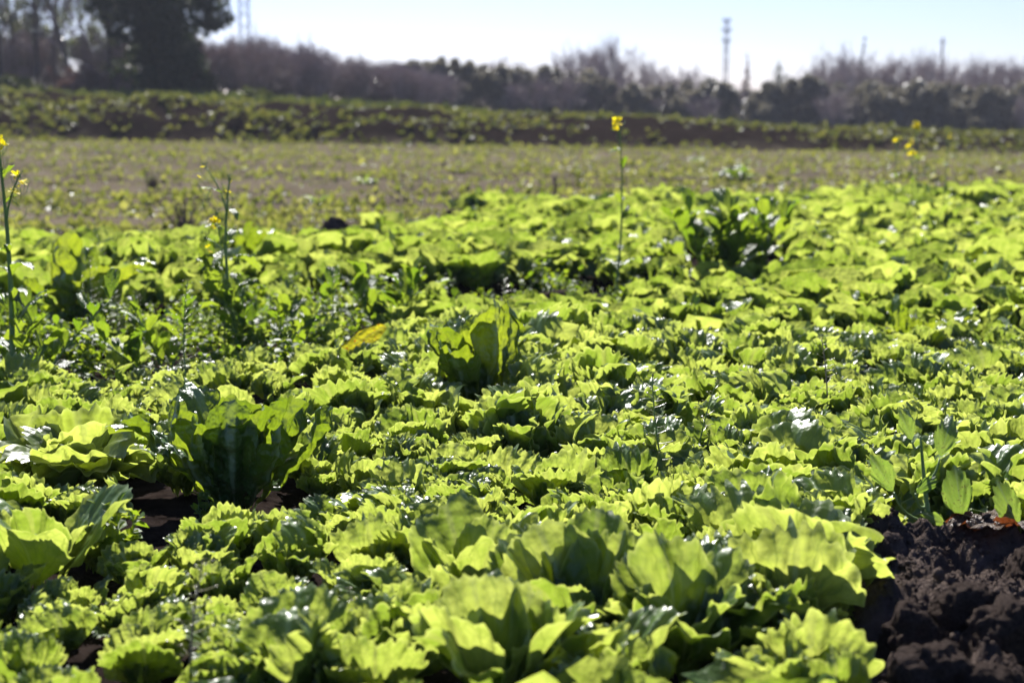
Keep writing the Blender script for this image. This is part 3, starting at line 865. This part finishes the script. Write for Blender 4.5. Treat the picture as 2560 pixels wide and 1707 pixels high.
# wild radish on the clods
RAD = leaf_meshes('radish_leaf', M['radish'], 5, 395, nth=32, nt=10, thm=(.55, .68), lobe=.10, tooth=.07, tk=(3.5, 5), ruffle=.06, cup=(.0, .6), bend=(.1, .5), side=.66, pw=1.5, w0=.45, gk=.25)
p = at(2315, 1415); root = thing('wild_radish', (p[0], p[1], 0.0), 'wild radish with stalked scalloped leaves growing from the dark clods', 'weed')
b = MB(); b.tube(curve_pts((0, 0, 0), (-.005, 0, .13), 8, .004), np.linspace(.008, .005, 8), 7); b.tube(curve_pts((-.005, 0, .13), (-.02, .01, .26), 6, .01), np.linspace(.005, .002, 6), 6)
link('stem', b.mesh('stem', M['stem']), root)
for (q0, q1, ld, l, k) in [((-.003, 0, .09), (-.075, -.02, .155), (-.55, -.1, .8), .085, 0), ((.0, 0, .03), (.06, -.02, .10), (-.12, .1, 1), .105, 1), ((.005, 0, .01), (.165, -.03, .085), (-.35, .05, .9), .095, 2),
                          ((-.012, 0, .17), (.02, .01, .215), (.25, .1, .9), .09, 3), ((-.006, 0, .12), (-.03, -.01, .15), (.5, -.2, .6), .05, 4), ((-.02, .01, .24), (-.035, .01, .25), (-.4, .1, .9), .06, 0), ((0, 0, .06), (.03, -.02, .09), (-.7, -.2, .5), .05, 3)]:
    b = MB(); q0 = np.array(q0); q1 = np.array(q1); md = (q0 + q1) / 2 + [0.25 * (q1[0] - q0[0]), 0, -.02]
    t = np.linspace(0, 1, 8)[:, None]; c = (1 - t) ** 2 * q0 + 2 * t * (1 - t) * md + t ** 2 * q1
    b.tube(c, np.linspace(.0035, .002, 8), 5)
    stalk = link('leaf_stalk', b.mesh('leaf_stalk', M['stem']), root)
    link('leaf', RAD[k], stalk, tuple(q1), aim(ld, (rng.normal() * .2, -.85, .45)), l)
p = at(2500, 1440); root = thing('red_leaf_plant', (p[0], p[1], .095), 'low plant with red-veined leaves lying on the dark clods', 'plant')
BEET = leaf_meshes('red_leaf', M['beet'], 3, 399, nth=24, nt=9, thm=.7, lobe=.06, tooth=.05, ruffle=.07, cup=.3, bend=.3, side=.4)
for k in range(5):
    link('leaf', BEET[k % 3], root, (0, 0, 0), (rng.normal() * .2, -R(12 + 6 * k), R(100 + 45 * k)), .10)
b = MB(); b.tube([(0, 0, -.05), (0, 0, 0), (.002, 0, .012)], [.006, .005, .003], 6); link('stem', b.mesh('stem', M['stem']), root)

# ------------------------------------------------------------------ bare clods
x = np.linspace(0.30, 2.1, 330); y = np.linspace(1.55, 3.35, 340)
X, Y = np.meshgrid(x, y)
lp = np.array(GAPS[3])
edgex = np.interp(Y, [1.6, 2.2, 2.6, 3.0, 3.2], [0.47, 0.49, 0.55, 0.64, 0.70])
mask = sstep(-0.02, 0.13, X - edgex) * (1 - sstep(2.62, 2.86, Y)) 
heap = 0.045 * np.exp(-((X - 1.0) / .45) ** 2 - ((Y - 2.72) / .20) ** 2) + .03
rg = 0.07 * fbm(X * 6, Y * 6, 3, 41) + .05 * np.abs(fbm(X * 14, Y * 14, 3, 51)) + .03 * np.abs(fbm(X * 34, Y * 34, 3, 61)) + .022 * np.abs(fbm(X * 70, Y * 70, 2, 67))
Z = -0.05 + mask * (heap + rg + 0.055)
mb = MB(); nc = len(x); ii = (np.arange(len(y) - 1)[:, None] * nc + np.arange(nc - 1)[None, :]).ravel()
mb.add(np.stack([X, Y, Z], -1).reshape(-1, 3), np.stack([ii, ii + 1, ii + nc + 1, ii + nc], 1))
tag(link('tilled_soil', mb.mesh('tilled_soil', M['clod'])), 'heaped dark tilled soil at the end of the bed', kind='structure')


def soil_z(x_, y_):
    i = int(np.clip(np.searchsorted(y, y_), 0, len(y) - 1)); k = int(np.clip(np.searchsorted(x, x_), 0, len(x) - 1))
    return float(Z[i, k])


def ico(sub):
    import bmesh
    bm = bmesh.new(); bmesh.ops.create_icosphere(bm, subdivisions=sub, radius=1.0)
    bm.verts.ensure_lookup_table(); bm.faces.ensure_lookup_table()
    v = np.array([q.co[:] for q in bm.verts]); f = np.array([[q.index for q in fc.verts] for fc in bm.faces]); bm.free()
    return v, f


IV5, IF5 = ico(5); IV1, IF1 = ico(1)


def clod_mesh(seed):
    v = IV5.copy(); r = np.random.default_rng(seed)
    o = r.uniform(0, 50, 3)
    def n3(p, k, s): return (vnoise(p[:, 0] * k + o[0], p[:, 1] * k + o[1], s) + vnoise(p[:, 1] * k + o[1] + 9, p[:, 2] * k + o[2], s + 1) + vnoise(p[:, 2] * k + o[2] + 5, p[:, 0] * k, s + 2))
    d = 1 + .32 * n3(v, 1.4, 3) + .16 * n3(v, 3.5, 7) + .10 * n3(v, 9, 13) + .07 * n3(v, 20, 23)
    v = v * d[:, None] * np.array([1, .9, .8])
    b = MB(); b.add(v, None, IF5); return b.mesh('soil_clod', M['clod'])


CLODS = [clod_mesh(k) for k in range(4)]
for k, (px, py, rad, lab) in enumerate([
        (2270, 1590, .062, 'rounded dark clod between the bed edge and the upright clod'),
        (2415, 1560, .058, 'upright dark clod beside the rounded clod'),
        (2520, 1620, .08, 'broad dark clod beside the upright clod'),
        (2120, 1700, .055, 'dark clod under the lettuces at the bed edge'),
        (2330, 1740, .06, 'low dark clod in front of the rounded clod'),
        (2460, 1760, .05, 'small dark clod in front of the broad clod'),
        (2180, 1440, .04, 'small dark clod at the foot of the wild radish'),
        (2470, 1335, .055, 'large dark lump of soil behind the red-veined leaf plant'),
        (2590, 1475, .06, 'dark lump of soil under the red-veined leaf plant')]):
    p = at(px, py, 0.05)
    tag(link('soil_clod', CLODS[k % 4], None, (p[0], p[1], soil_z(p[0], p[1]) + rad * .25), (rng.uniform(0, 6), rng.uniform(0, 6), rng.uniform(0, 6)), rad), lab, 'clod', 'soil clods')
cb = MB()
for k in range(16000):
    cx = rng.uniform(.42, 2.0); cy = rng.uniform(1.7, 2.72)
    if cx < np.interp(cy, [1.6, 2.2, 2.6, 3.0, 3.2], [0.50, 0.52, 0.58, 0.67, 0.73]): continue
    s_ = rng.lognormal(-6.2, .5)
    v = IV1 * (1 + rng.normal(size=(len(IV1), 1)) * .16) * s_
    cb.add(v + [cx, cy, soil_z(cx, cy) + s_ * .3], None, IF1)
tag(link('soil_crumbs', cb.mesh('soil_crumbs', M['clod'])), 'crumbs of dark soil strewn over the clods', 'soil', kind='stuff')
for k, (px, py, rad, lab) in enumerate([(1380, 790, .10, 'dark mound of soil in the gap under the heart-shaped leaf'), (835, 590, .13, 'dark clod at the near edge of the dry field'), (1140, 580, .14, 'upright dark clod where the dry field meets the bed'),
                                        (95, 880, .08, 'dark clod among weeds beside the thick mustard stalk')]):
    p = at(px, py)
    tag(link('soil_clod', CLODS[k % 4], None, (p[0], p[1], float(ground_h(p[0], p[1])) + .3 * rad), (k, 0, 2 * k), rad), lab, 'clod', 'soil clods')


# ------------------------------------------------------------------ seedlings, bank weeds (nobody could count them)
def tufts(pts, sizes, nleaf, r):
    """many small leafy tufts as one mesh (vectorised)"""
    n = len(pts) * nleaf
    P = np.repeat(pts, nleaf, 0); s_ = np.repeat(sizes, nleaf) * r.uniform(.6, 1.3, n)
    a = r.uniform(0, 2 * np.pi, n); e = r.uniform(.15, 1.2, n)
    d = np.stack([np.cos(a) * np.cos(e), np.sin(a) * np.cos(e), np.sin(e)], 1)
    sd = np.stack([-np.sin(a), np.cos(a), np.zeros(n)], 1)
    up = np.cross(d, sd) * -1
    wv = s_ * r.uniform(.22, .4, n)
    v0 = P + sd * (wv * .15)[:, None]; v1 = P - sd * (wv * .15)[:, None]
    m = P + d * (s_ * .6)[:, None] + up * (.08 * s_)[:, None]
    v2 = m - sd * wv[:, None]; v3 = m + sd * wv[:, None]
    tip = P + d * s_[:, None] - up * (.1 * s_)[:, None]
    v = np.stack([v0, v1, v2, v3, tip], 1).reshape(-1, 3)
    i = np.arange(n) * 5
    b = MB(); b.add(v, np.stack([i, i + 1, i + 2, i + 3], 1), np.stack([i + 3, i + 2, i + 4], 1))
    return b


n = 90000
yy = rng.uniform(9.0, 35.0, n) ** 1.0
xx = rng.uniform(-1, 1, n) * (0.45 * yy + 2)
edge = np.interp(xx, [-3.5, -1.3, -0.55, -0.30, 0.3, 1.0, 2.2, 5.0], [8.4, 8.8, 9.2, 11.6, 12.0, 11.8, 13.0, 14.0])
rowd = 0.5 + 0.5 * np.sin(2 * np.pi * yy / 1.55 + 1.0 + .05 * xx)
dens = 0.10 + 1.0 * rowd ** 3 + 1.0 * fbm(xx * .45, yy * .9, 4, 71)
bare = .3 * np.exp(-((yy - 21.5) / 1.1) ** 2) * sstep(2, -3, xx) + np.exp(-((yy - 17.8) / .8) ** 2) * sstep(3, -2, xx) * .3
keep = (yy > edge - .1) & (rng.uniform(0, 1, n) < np.clip(dens - bare, .02, 1) * .74)
xx, yy = xx[keep], yy[keep]
pts = np.stack([xx, yy, ground_h(xx, yy)], 1)
b = tufts(pts, np.clip(rng.lognormal(-3.15, .42, len(pts)), .018, .13), 4, rng)
tag(link('seedlings', b.mesh('seedlings', M['seedling'], False)), 'sparse yellow-green seedlings in rows across the dry field', 'seedlings', kind='stuff')

n = 26000
yy = rng.uniform(34.3, 50, n); xx = rng.uniform(-1, 1, n) * (.45 * yy + 3)
dens = .34 + 1.7 * fbm(xx * .33, yy * .5, 4, 81) + .2 * sstep(36.5, 40.5, yy)
keep = rng.uniform(0, 1, n) < np.clip(dens, .03, 1) * .75
xx, yy = xx[keep], yy[keep]
pts = np.stack([xx, yy, ground_h(xx, yy)], 1)
b = tufts(pts, rng.uniform(.06, .17, len(pts)), 6, rng)
tag(link('bank_weeds', b.mesh('bank_weeds', M['bank_weed'], False)), 'patchy green weeds covering the dark soil bank', 'weeds', kind='stuff')

n = 9000
yy = rng.uniform(44, 62, n); xx = rng.uniform(-32, 1, n) + 0 * yy
keep = rng.uniform(0, 1, n) < np.clip(.6 + fbm(xx * .5, yy * .5, 3, 91), 0, 1) * sstep(1, -4, xx)
xx, yy = xx[keep], yy[keep]
pts = np.stack([xx, yy, ground_h(xx, yy)], 1)
b = tufts(pts, rng.uniform(.15, .32, len(pts)), 7, rng)
tag(link('bank_grass', b.mesh('bank_grass', M['bank_grass'], False)), 'green grass on top of the bank below the trees', 'grass', kind='stuff')

# single weeds of the dry field
for k, (px, py, sc, lab) in enumerate([(795, 510, 1.6, 'large-leaved plant alone in the dry field, its leaves shining'), (915, 470, 1.5, 'low dark green weed patch in the dry field'), (1660, 500, 2.0, 'dark green weed where the dry field meets the bed'), (1740, 405, 1.6, 'small bright weed at the far side of the dry field'), (620, 350, 3.0, 'bright leafy weed at the foot of the bank'), (1840, 370, 3.0, 'tall dark weed at the foot of the bank')]):
    p = at(px, py, 0.0); d = p[1]; gz_ = float(ground_h(p[0], d))
    p = at(px, py, gz_)
    rosette('field_weed', (p[0], p[1], float(ground_h(p[0], p[1]))), MUS_MESH, np.random.default_rng(800 + k), 14, .13 * sc, 80, 25, lab, 'weed', None)
for k, (px, py, h, lab) in enumerate([(380, 480, .28, 'dead brown weed stump in the dry field'), (460, 585, .30, 'dead brown weed tuft at the near edge of the dry field')]):
    p = at(px, py); root = thing('dead_weed', (p[0], p[1], float(ground_h(p[0], p[1]))), lab, 'weed')
    b = MB()
    for q in range(26):
        b.tube(curve_pts((rng.normal() * .02, rng.normal() * .02, 0), (rng.normal() * .06, rng.normal() * .06, h * rng.uniform(.4, 1)), 4, .02), [.008, .007, .005, .002], 4)
    tag(link('dry_stalks', b.mesh('dry_stalks', M['wood']), root), kind='stuff')
p = at(1388, 495); b = MB(); b.tube([(0, 0, -.05), (0, 0, .12), (-.005, 0, .24), (-.008, 0, .27), (-.008, 0, .272)], [.022, .022, .021, .019, .004], 8)
root = thing('wooden_stake', (p[0], p[1], float(ground_h(p[0], p[1]))), 'short weathered wooden stake in the dry field', 'stake'); link('post', b.mesh('post', M['wood']), root)


# ------------------------------------------------------------------ bushes, trees, hedge
def cloud(b, centres, radii, n, size, r, flat=1.0):
    """leaf faces spread through lobes"""
    centres = np.asarray(centres); radii = np.asarray(radii)
    wgt = radii ** 2 / (radii ** 2).sum()
    k = r.choice(len(centres), n, p=wgt)
    d = r.normal(size=(n, 3)); d /= np.linalg.norm(d, axis=1)[:, None]
    p = centres[k] + d * (radii[k] * r.uniform(0, 1, n) ** .45)[:, None] * np.array([1, 1, flat])
    p[:, 2] = np.maximum(p[:, 2], .03)
    a = r.normal(size=(n, 3)); a /= np.linalg.norm(a, axis=1)[:, None]
    c = np.cross(a, r.normal(size=(n, 3))); c /= np.linalg.norm(c, axis=1)[:, None]
    s_ = (size * r.uniform(.5, 1.5, n))[:, None]
    v = np.stack([p - a * s_, p + c * s_ * .45, p + a * s_, p - c * s_ * .45], 1).reshape(-1, 3)
    i = np.arange(n) * 4
    b.add(v, np.stack([i, i + 1, i + 2, i + 3], 1))


def branches(b, r, p, d, l, rad, depth, tips, spread=.5, nsub=(3, 5), up=.25):
    n = 4
    pts = [np.array(p, float)]; dd = np.array(d, float)
    for _ in range(n):
        dd = dd + r.normal(size=3) * .13 + np.array([0, 0, up * .2]); dd /= np.linalg.norm(dd)
        pts.append(pts[-1] + dd * l / n)
    rad = max(rad, .011)
    b.tube(pts, np.linspace(rad, rad * .6, n + 1), 5 if depth > 2 else 3, False)
    tips.append(pts[-1])
    if depth == 0: return
    for _ in range(int(r.integers(*nsub))):
        i = int(r.integers(1, n + 1))
        q = dd + r.normal(size=3) * spread + np.array([0, 0, up]); q /= np.linalg.norm(q)
        branches(b, r, pts[i], q, l * r.uniform(.5, .8), rad * .55, depth - 1, tips, spread, nsub, up)


def bush(seed, wdt=1.5, hgt=2.6, n=6500, mat='hedge', size=.12):
    r = np.random.default_rng(seed); c = []; rad = []
    for k in range(22):
        z = hgt * r.uniform(.12, .85); w_ = wdt * (1 - .45 * (z / hgt) ** 2)
        c.append([r.normal() * w_ * .5, r.normal() * w_ * .45, z]); rad.append(r.uniform(.16, .5) * wdt * .62)
    b = MB(); cloud(b, c, rad, n, size, r)
    st = MB(); tips = []
    for k in range(5):
        branches(st, r, (r.normal() * .15, r.normal() * .15, -.1), (r.normal() * .5, r.normal() * .5, 1), hgt * .55, .035, 2, tips, .6)
    return b.mesh('crown', M[mat], False), st.mesh('trunk', M['bark'])


def bare_tree(seed, h, trunk=.07, depth=4, leaf=0, spread=.42, lmat='olive_tree', twig='twig', nstem=1, up=.3):
    r = np.random.default_rng(seed); tr = MB(); tw = MB(); tips = []
    for s_ in range(nstem):
        bx = np.array([r.normal() * .25, r.normal() * .25, -.1]) * (nstem > 1)
        pts = [bx]
        dd = np.array([r.normal() * .25 * (nstem > 1), r.normal() * .25 * (nstem > 1), 1.0])
        for _ in range(7):
            dd = dd + r.normal(size=3) * .07; dd[2] = abs(dd[2]); dd /= np.linalg.norm(dd); pts.append(pts[-1] + dd * h * .11)
        tr.tube(pts, np.linspace(trunk, trunk * .35, 8), 7)
        for i in range(2, 8):
            for _ in range(int(4 if nstem == 1 else 2)):
                q = np.array([r.normal() * .6, r.normal() * .6, .9]); q /= np.linalg.norm(q)
                branches(tw, r, pts[i], q, h * r.uniform(.13, .24), trunk * .28, depth - 2, tips, spread, (3, 6), up)
    res = [('trunk', tr.mesh('trunk', M['bark'])), ('crown', tw.mesh('crown', M[twig], False))]
    if leaf:
        tips = np.array(tips); b = MB(); k = r.choice(len(tips), leaf)
        cloud(b, tips[k[:min(400, leaf)]], np.full(min(400, leaf), .14), leaf, .07, r)
        res.append(('leaves', b.mesh('leaves', M[lmat], False)))
    return res


def plant_tree(name, px, D, parts, sc, label, cat, group, rz=None, dz=0.0):
    x_ = (px - 1280) / F * D * 0.987
    root = thing(name, (x_, D, float(ground_h(x_, D)) - .05 + dz), label, cat, group, rng.uniform(0, 6.28) if rz is None else rz)
    root.scale = (sc, sc, sc) if np.isscalar(sc) else sc
    for nm, me in parts:
        link(nm, me, root)
    return root


def far_near(px):
    q = [(460, 'the dark evergreen'), (660, 'the tall mast by the evergreen'), (1010, 'the end of the leafless thicket'), (1480, 'the tall leafless crowns beside the open sky'), (1812, 'the lattice mast behind the hedge'), (1980, 'the squat dark conifer'), (2143, 'the leaning slender conifer'), (2335, 'the thin utility pole'), (2600, 'the hedge end past the pole')]
    return ' near ' + min(q, key=lambda t_: abs(t_[0] - px))[1]


BUSH = [bush(900 + k, *[(1.5, 2.6), (1.8, 2.4), (1.4, 2.9), (1.9, 2.7), (1.6, 2.2)][k]) for k in range(5)]
px = 985
k = 0
while px < 2780:
    q = BUSH[int(rng.integers(5))]
    plant_tree('hedge_bush', px, rng.uniform(76, 84), [('crown', q[0]), ('trunk', q[1])], rng.uniform(.85, 1.2), 'grey-green rounded hedge bush' + far_near(px), 'bush', 'hedge bushes' + far_near(px))
    px += rng.uniform(24, 42)
THICK = [bare_tree(930 + k, 3.4, .036, 4, 0, .55, nstem=8, up=.25) for k in range(4)]
px = 440
while px < 1130:
    plant_tree('bare_shrub', px, rng.uniform(60, 70), THICK[int(rng.integers(4))], rng.uniform(.8, 1.05) * float(np.interp(px, [440, 650, 800, 950, 1130], [.72, .80, .72, .62, .52])), 'leafless mauve-grey thicket shrub' + far_near(px), 'shrub', 'thicket shrubs' + far_near(px))
    px += rng.uniform(10, 20)
px = 470
while px < 1080:
    q = BUSH[int(rng.integers(5))]
    plant_tree('thicket_bush', px, rng.uniform(68, 73), [('crown', q[0]), ('trunk', q[1])], rng.uniform(.5, .72), 'low dull bush in the thicket' + far_near(px), 'bush', 'low thicket bushes' + far_near(px))
    px += rng.uniform(26, 44)
px = 1060
while px < 2740:
    plant_tree('bare_shrub', px, rng.uniform(73, 86), THICK[int(rng.integers(4))], rng.uniform(.5, .78), 'leafless twiggy shrub amid hedge bushes' + far_near(px), 'shrub', 'leafless hedge shrubs' + far_near(px))
    px += rng.uniform(40, 90)
BARE = [bare_tree(950 + k, 4.9, .045, 4, 0, .45, nstem=5, up=.3) for k in range(4)]
for px, D, s_ in [(1430, 88, .80), (1480, 90, .95), (1530, 89, 1.0), (1570, 92, .95), (1620, 88, .8), (1720, 90, .75), (1330, 90, .65), (1240, 88, .68), (1180, 92, .62), (1960, 92, .7), (2030, 90, .85), (2075, 88, .95), (2110, 90, 1.05), (2145, 92, 1.0),
                  (2190, 88, .85), (2225, 90, .95), (2265, 91, .98), (2300, 88, .92), (2345, 90, .9), (2390, 92, .8), (2430, 88, .85), (2465, 90, .9), (2505, 91, .95), (2545, 88, .92), (2590, 90, .95), (2640, 90, .9), (1780, 92, .65), (1670, 92, .72)]:
    for dx in (-9, 12):
        plant_tree('bare_tree', px + dx, D + rng.uniform(-2, 2), BARE[int(rng.integers(4))], s_ * rng.uniform(.86, 1.02), 'slender leafless tree behind the hedge' + far_near(px), 'tree', 'leafless trees' + far_near(px))
TALL = [bare_tree(970 + k, 8.5, .12, 4, 2600, .42) for k in range(3)]
for px, D, s_ in [(-60, 62, 1.0), (5, 58, 1.05), (45, 66, 1.1), (95, 60, .9), (140, 64, 1.1), (180, 58, .95), (225, 66, .85), (275, 62, .75), (310, 66, .85), (-130, 60, 1.0)]:
    plant_tree('thin_tree', px, D, TALL[int(rng.integers(3))], s_, 'tall thin tree with sparse leaves beside the dark evergreen', 'tree', 'thin trees beside the evergreen')
for px, s_ in [(20, .8), (70, .85), (120, .75), (250, .8), (340, .75), (300, .8)]:
    plant_tree('bare_shrub', px, 64, THICK[int(rng.integers(4))], s_, 'leafless shrub under the tall thin trees', 'shrub', 'shrubs under the thin trees')
SCRUB = [bush(980 + k, 1.6, 3.6, 2600, 'olive_tree', .09) for k in range(2)]
for k, (px, D, s_) in enumerate([(-90, 68, 1.2), (-20, 70, 1.0), (40, 69, 1.3), (110, 70, 1.1), (165, 69, .8), (230, 70, 1.0), (285, 71, .75), (330, 69, .9)]):
    q = SCRUB[k % 2]
    plant_tree('scrub', px, D, [('crown', q[0]), ('trunk', q[1])], s_, 'dull olive scrub standing behind the tall thin trees', 'scrub', 'scrub behind the thin trees')
RUS = bush(990, 1.1, 1.25, 3000, 'brown_leaf', .06)
for px, D, s_ in [(175, 53, .9), (215, 52, 1.0), (265, 53, .75), (130, 54, .8), (300, 54, .6), (30, 55, .8)]:
    plant_tree('russet_shrub', px, D, [('crown', RUS[0]), ('trunk', RUS[1])], s_, 'russet brown shrub on the bank beside the dark evergreen', 'shrub', 'russet shrubs on the bank')
GRB = bush(991, .9, .8, 2600, 'bank_grass', .07)
for px, D, s_, lab in [(30, 50, .9, 'rounded green shrub on the bank under the thin trees'), (85, 49, .6, 'small green shrub beside the rounded green shrub'), (345, 46, .5, 'low green shrub at the foot of the dark evergreen'), (650, 48, .75, 'bright green shrub on the bank before the leafless thicket'), (480, 47, .5, 'small green shrub on the bank past the evergreen trunk'), (1010, 46, .5, 'low green shrub on the bank near the end of the thicket')]:
    plant_tree('green_shrub', px, D, [('crown', GRB[0]), ('trunk', GRB[1])], s_, lab, 'shrub', None)

# the dark evergreen
r = np.random.default_rng(77)
c, rad = [], []
for k in range(60):
    z = r.uniform(.1, 9.5); w_ = 1.25 if z < 2.0 else 1.9
    c.append([r.normal() * w_ * .55, r.normal() * w_ * .5, z]); rad.append(r.uniform(.5, .95) if z > 2 else r.uniform(.45, .7))
for cx, cz, rr_ in [(1.7, 3.2, .6), (1.4, 2.6, .5), (-1.5, 4.3, .7), (-2.0, 5.0, .6), (1.6, 5.0, .6), (1.9, 2.5, .3), (2.2, 2.75, .25)]:
    c.append([cx, r.normal() * .4, cz]); rad.append(rr_)
for k in range(16):
    c.append([r.normal() * .75, r.normal() * .6, r.uniform(.1, 2.4)]); rad.append(r.uniform(.5, .75))
b = MB(); cloud(b, c, rad, 36000, .12, r)
tb = MB(); tips = []
tb.tube([(0, 0, -.2), (.03, 0, 1.5), (0, .05, 3.5), (.1, 0, 6), (.05, 0, 9)], [.42, .36, .28, .18, .05], 10)
for k in range(14):
    branches(tb, r, (0, 0, r.uniform(2, 7)), (r.normal(), r.normal(), .5), 2.0, .07, 1, tips)
plant_tree('evergreen_tree', 425, 60, [('crown', b.mesh('crown', M['dark_tree'], False)), ('trunk', tb.mesh('trunk', M['bark']))], 1.16, 'dense dark evergreen tree on the bank', 'tree', None, 0.0)

# conifers poking out of the hedge
def conifer(seed, h, wdt, mat, lean=0.0, n=2600):
    r = np.random.default_rng(seed); c = []; rad = []
    for k in range(16):
        f = (k + .5) / 16
        c.append([r.normal() * wdt * .25 * (1 - f) + lean * f * f, r.normal() * wdt * .25 * (1 - f), h * f]); rad.append(max(.12, wdt * .55 * (1 - f) ** .8))
    b = MB(); cloud(b, c, rad, n, .07, r, 1.3)
    t = MB(); t.tube([(0, 0, -.1), (0, 0, h * .5), (lean * .8, 0, h * .93)], [.09, .06, .02], 7)
    return [('crown', b.mesh('crown', M[mat], False)), ('trunk', t.mesh('trunk', M['bark']))]


plant_tree('conifer', 1865, 95, conifer(61, 5.1, 1.2, 'brown_leaf'), 1.0, 'reddish pointed conifer next to the lattice mast', 'tree', None, 0.0)
plant_tree('conifer', 2143, 95, conifer(62, 6.2, .8, 'dark_tree', .35), 1.0, 'slender dark conifer with its tip leaning over', 'tree', None, 0.0)
plant_tree('conifer', 1950, 86, conifer(63, 4.3, 2.6, 'dark_tree', -.2, 4000), 1.0, 'squat dark conifer with a pointed peak above the hedge', 'tree', None, 0.0)
plant_tree('conifer', 2015, 87, conifer(64, 3.8, 2.2, 'dark_tree', 0, 3600), 1.0, 'rounded dark conifer joined to the squat pointed one', 'tree', None, 0.0)


# lattice masts, pole
def lattice(px, D, z0, h, w0, w1, label, arms):
    x_ = (px - 1280) / F * D * 0.987
    root = thing('lattice_mast', (x_, D, z0), label, 'mast')
    for sx_ in (-1, 1):
        for sy_ in (-1, 1):
            b = MB(); b.tube([(sx_ * w0 / 2, sy_ * w0 / 2, 0), (sx_ * w1 / 2, sy_ * w1 / 2, h)], .032, 4); link('leg', b.mesh('leg', M['steel'], False), root)
    nb = int(h / .9)
    b = MB()
    for k in range(nb):
        za, zb_ = h * k / nb, h * (k + 1) / nb
        wa, wb = (w0 + (w1 - w0) * za / h) / 2, (w0 + (w1 - w0) * zb_ / h) / 2
        for (ax, ay, bx_, by_) in [(-1, -1, 1, -1), (1, -1, 1, 1), (1, 1, -1, 1), (-1, 1, -1, -1)]:
            if k % 2: ax, ay, bx_, by_ = bx_, by_, ax, ay
            b.tube([(ax * wa, ay * wa, za), (bx_ * wb, by_ * wb, zb_)], .03, 4)
    tag(link('bracing', b.mesh('bracing', M['steel'], False), root), kind='stuff')
    for zf_, wl in arms:
        b = MB(); b.box((0, 0, h * zf_), (wl, .12, .12)); b.box((-wl * .4, 0, h * zf_ + .2), (.1, .1, .3)); b.box((wl * .4, 0, h * zf_ + .2), (.1, .1, .3))
        link('cross_arm', b.mesh('cross_arm', M['steel'], False), root)


lattice(617, 120, 1.0, 14.0, .85, .70, 'tall steel lattice mast beside the dark evergreen', [(.9, 2.0)])
lattice(1812, 150, 0.0, 10.6, .55, .28, 'steel lattice mast rising behind the hedge', [(.97, .9), (.88, 1.1), (.78, .9)])
x_ = (2335 - 1280) / F * 130
root = thing('utility_pole', (x_, 130, 0), 'thin utility pole among the leafless trees', 'pole')
b = MB(); b.tube([(0, 0, -.2), (0, 0, 4), (0, 0, 7.6)], [.16, .13, .09], 8); link('post', b.mesh('post', M['wood']), root)
b = MB(); b.box((0, 0, 7.2), (.6, .1, .1)); link('cross_arm', b.mesh('cross_arm', M['wood'], False), root)

# ------------------------------------------------------------------ air
m, nt, out = nodes('pale_air')
pv = nt.nodes.new('ShaderNodeVolumePrincipled')
pv.inputs['Color'].default_value = (0.86, 0.90, 1.0, 1)
pv.inputs['Density'].default_value = 0.0006
nt.links.new(pv.outputs[0], out.inputs['Volume'])
b = MB(); b.box((0, 85, 8.2), (460, 200, 22.0))
tag(link('haze', b.mesh('haze', m, False)), kind='stuff')
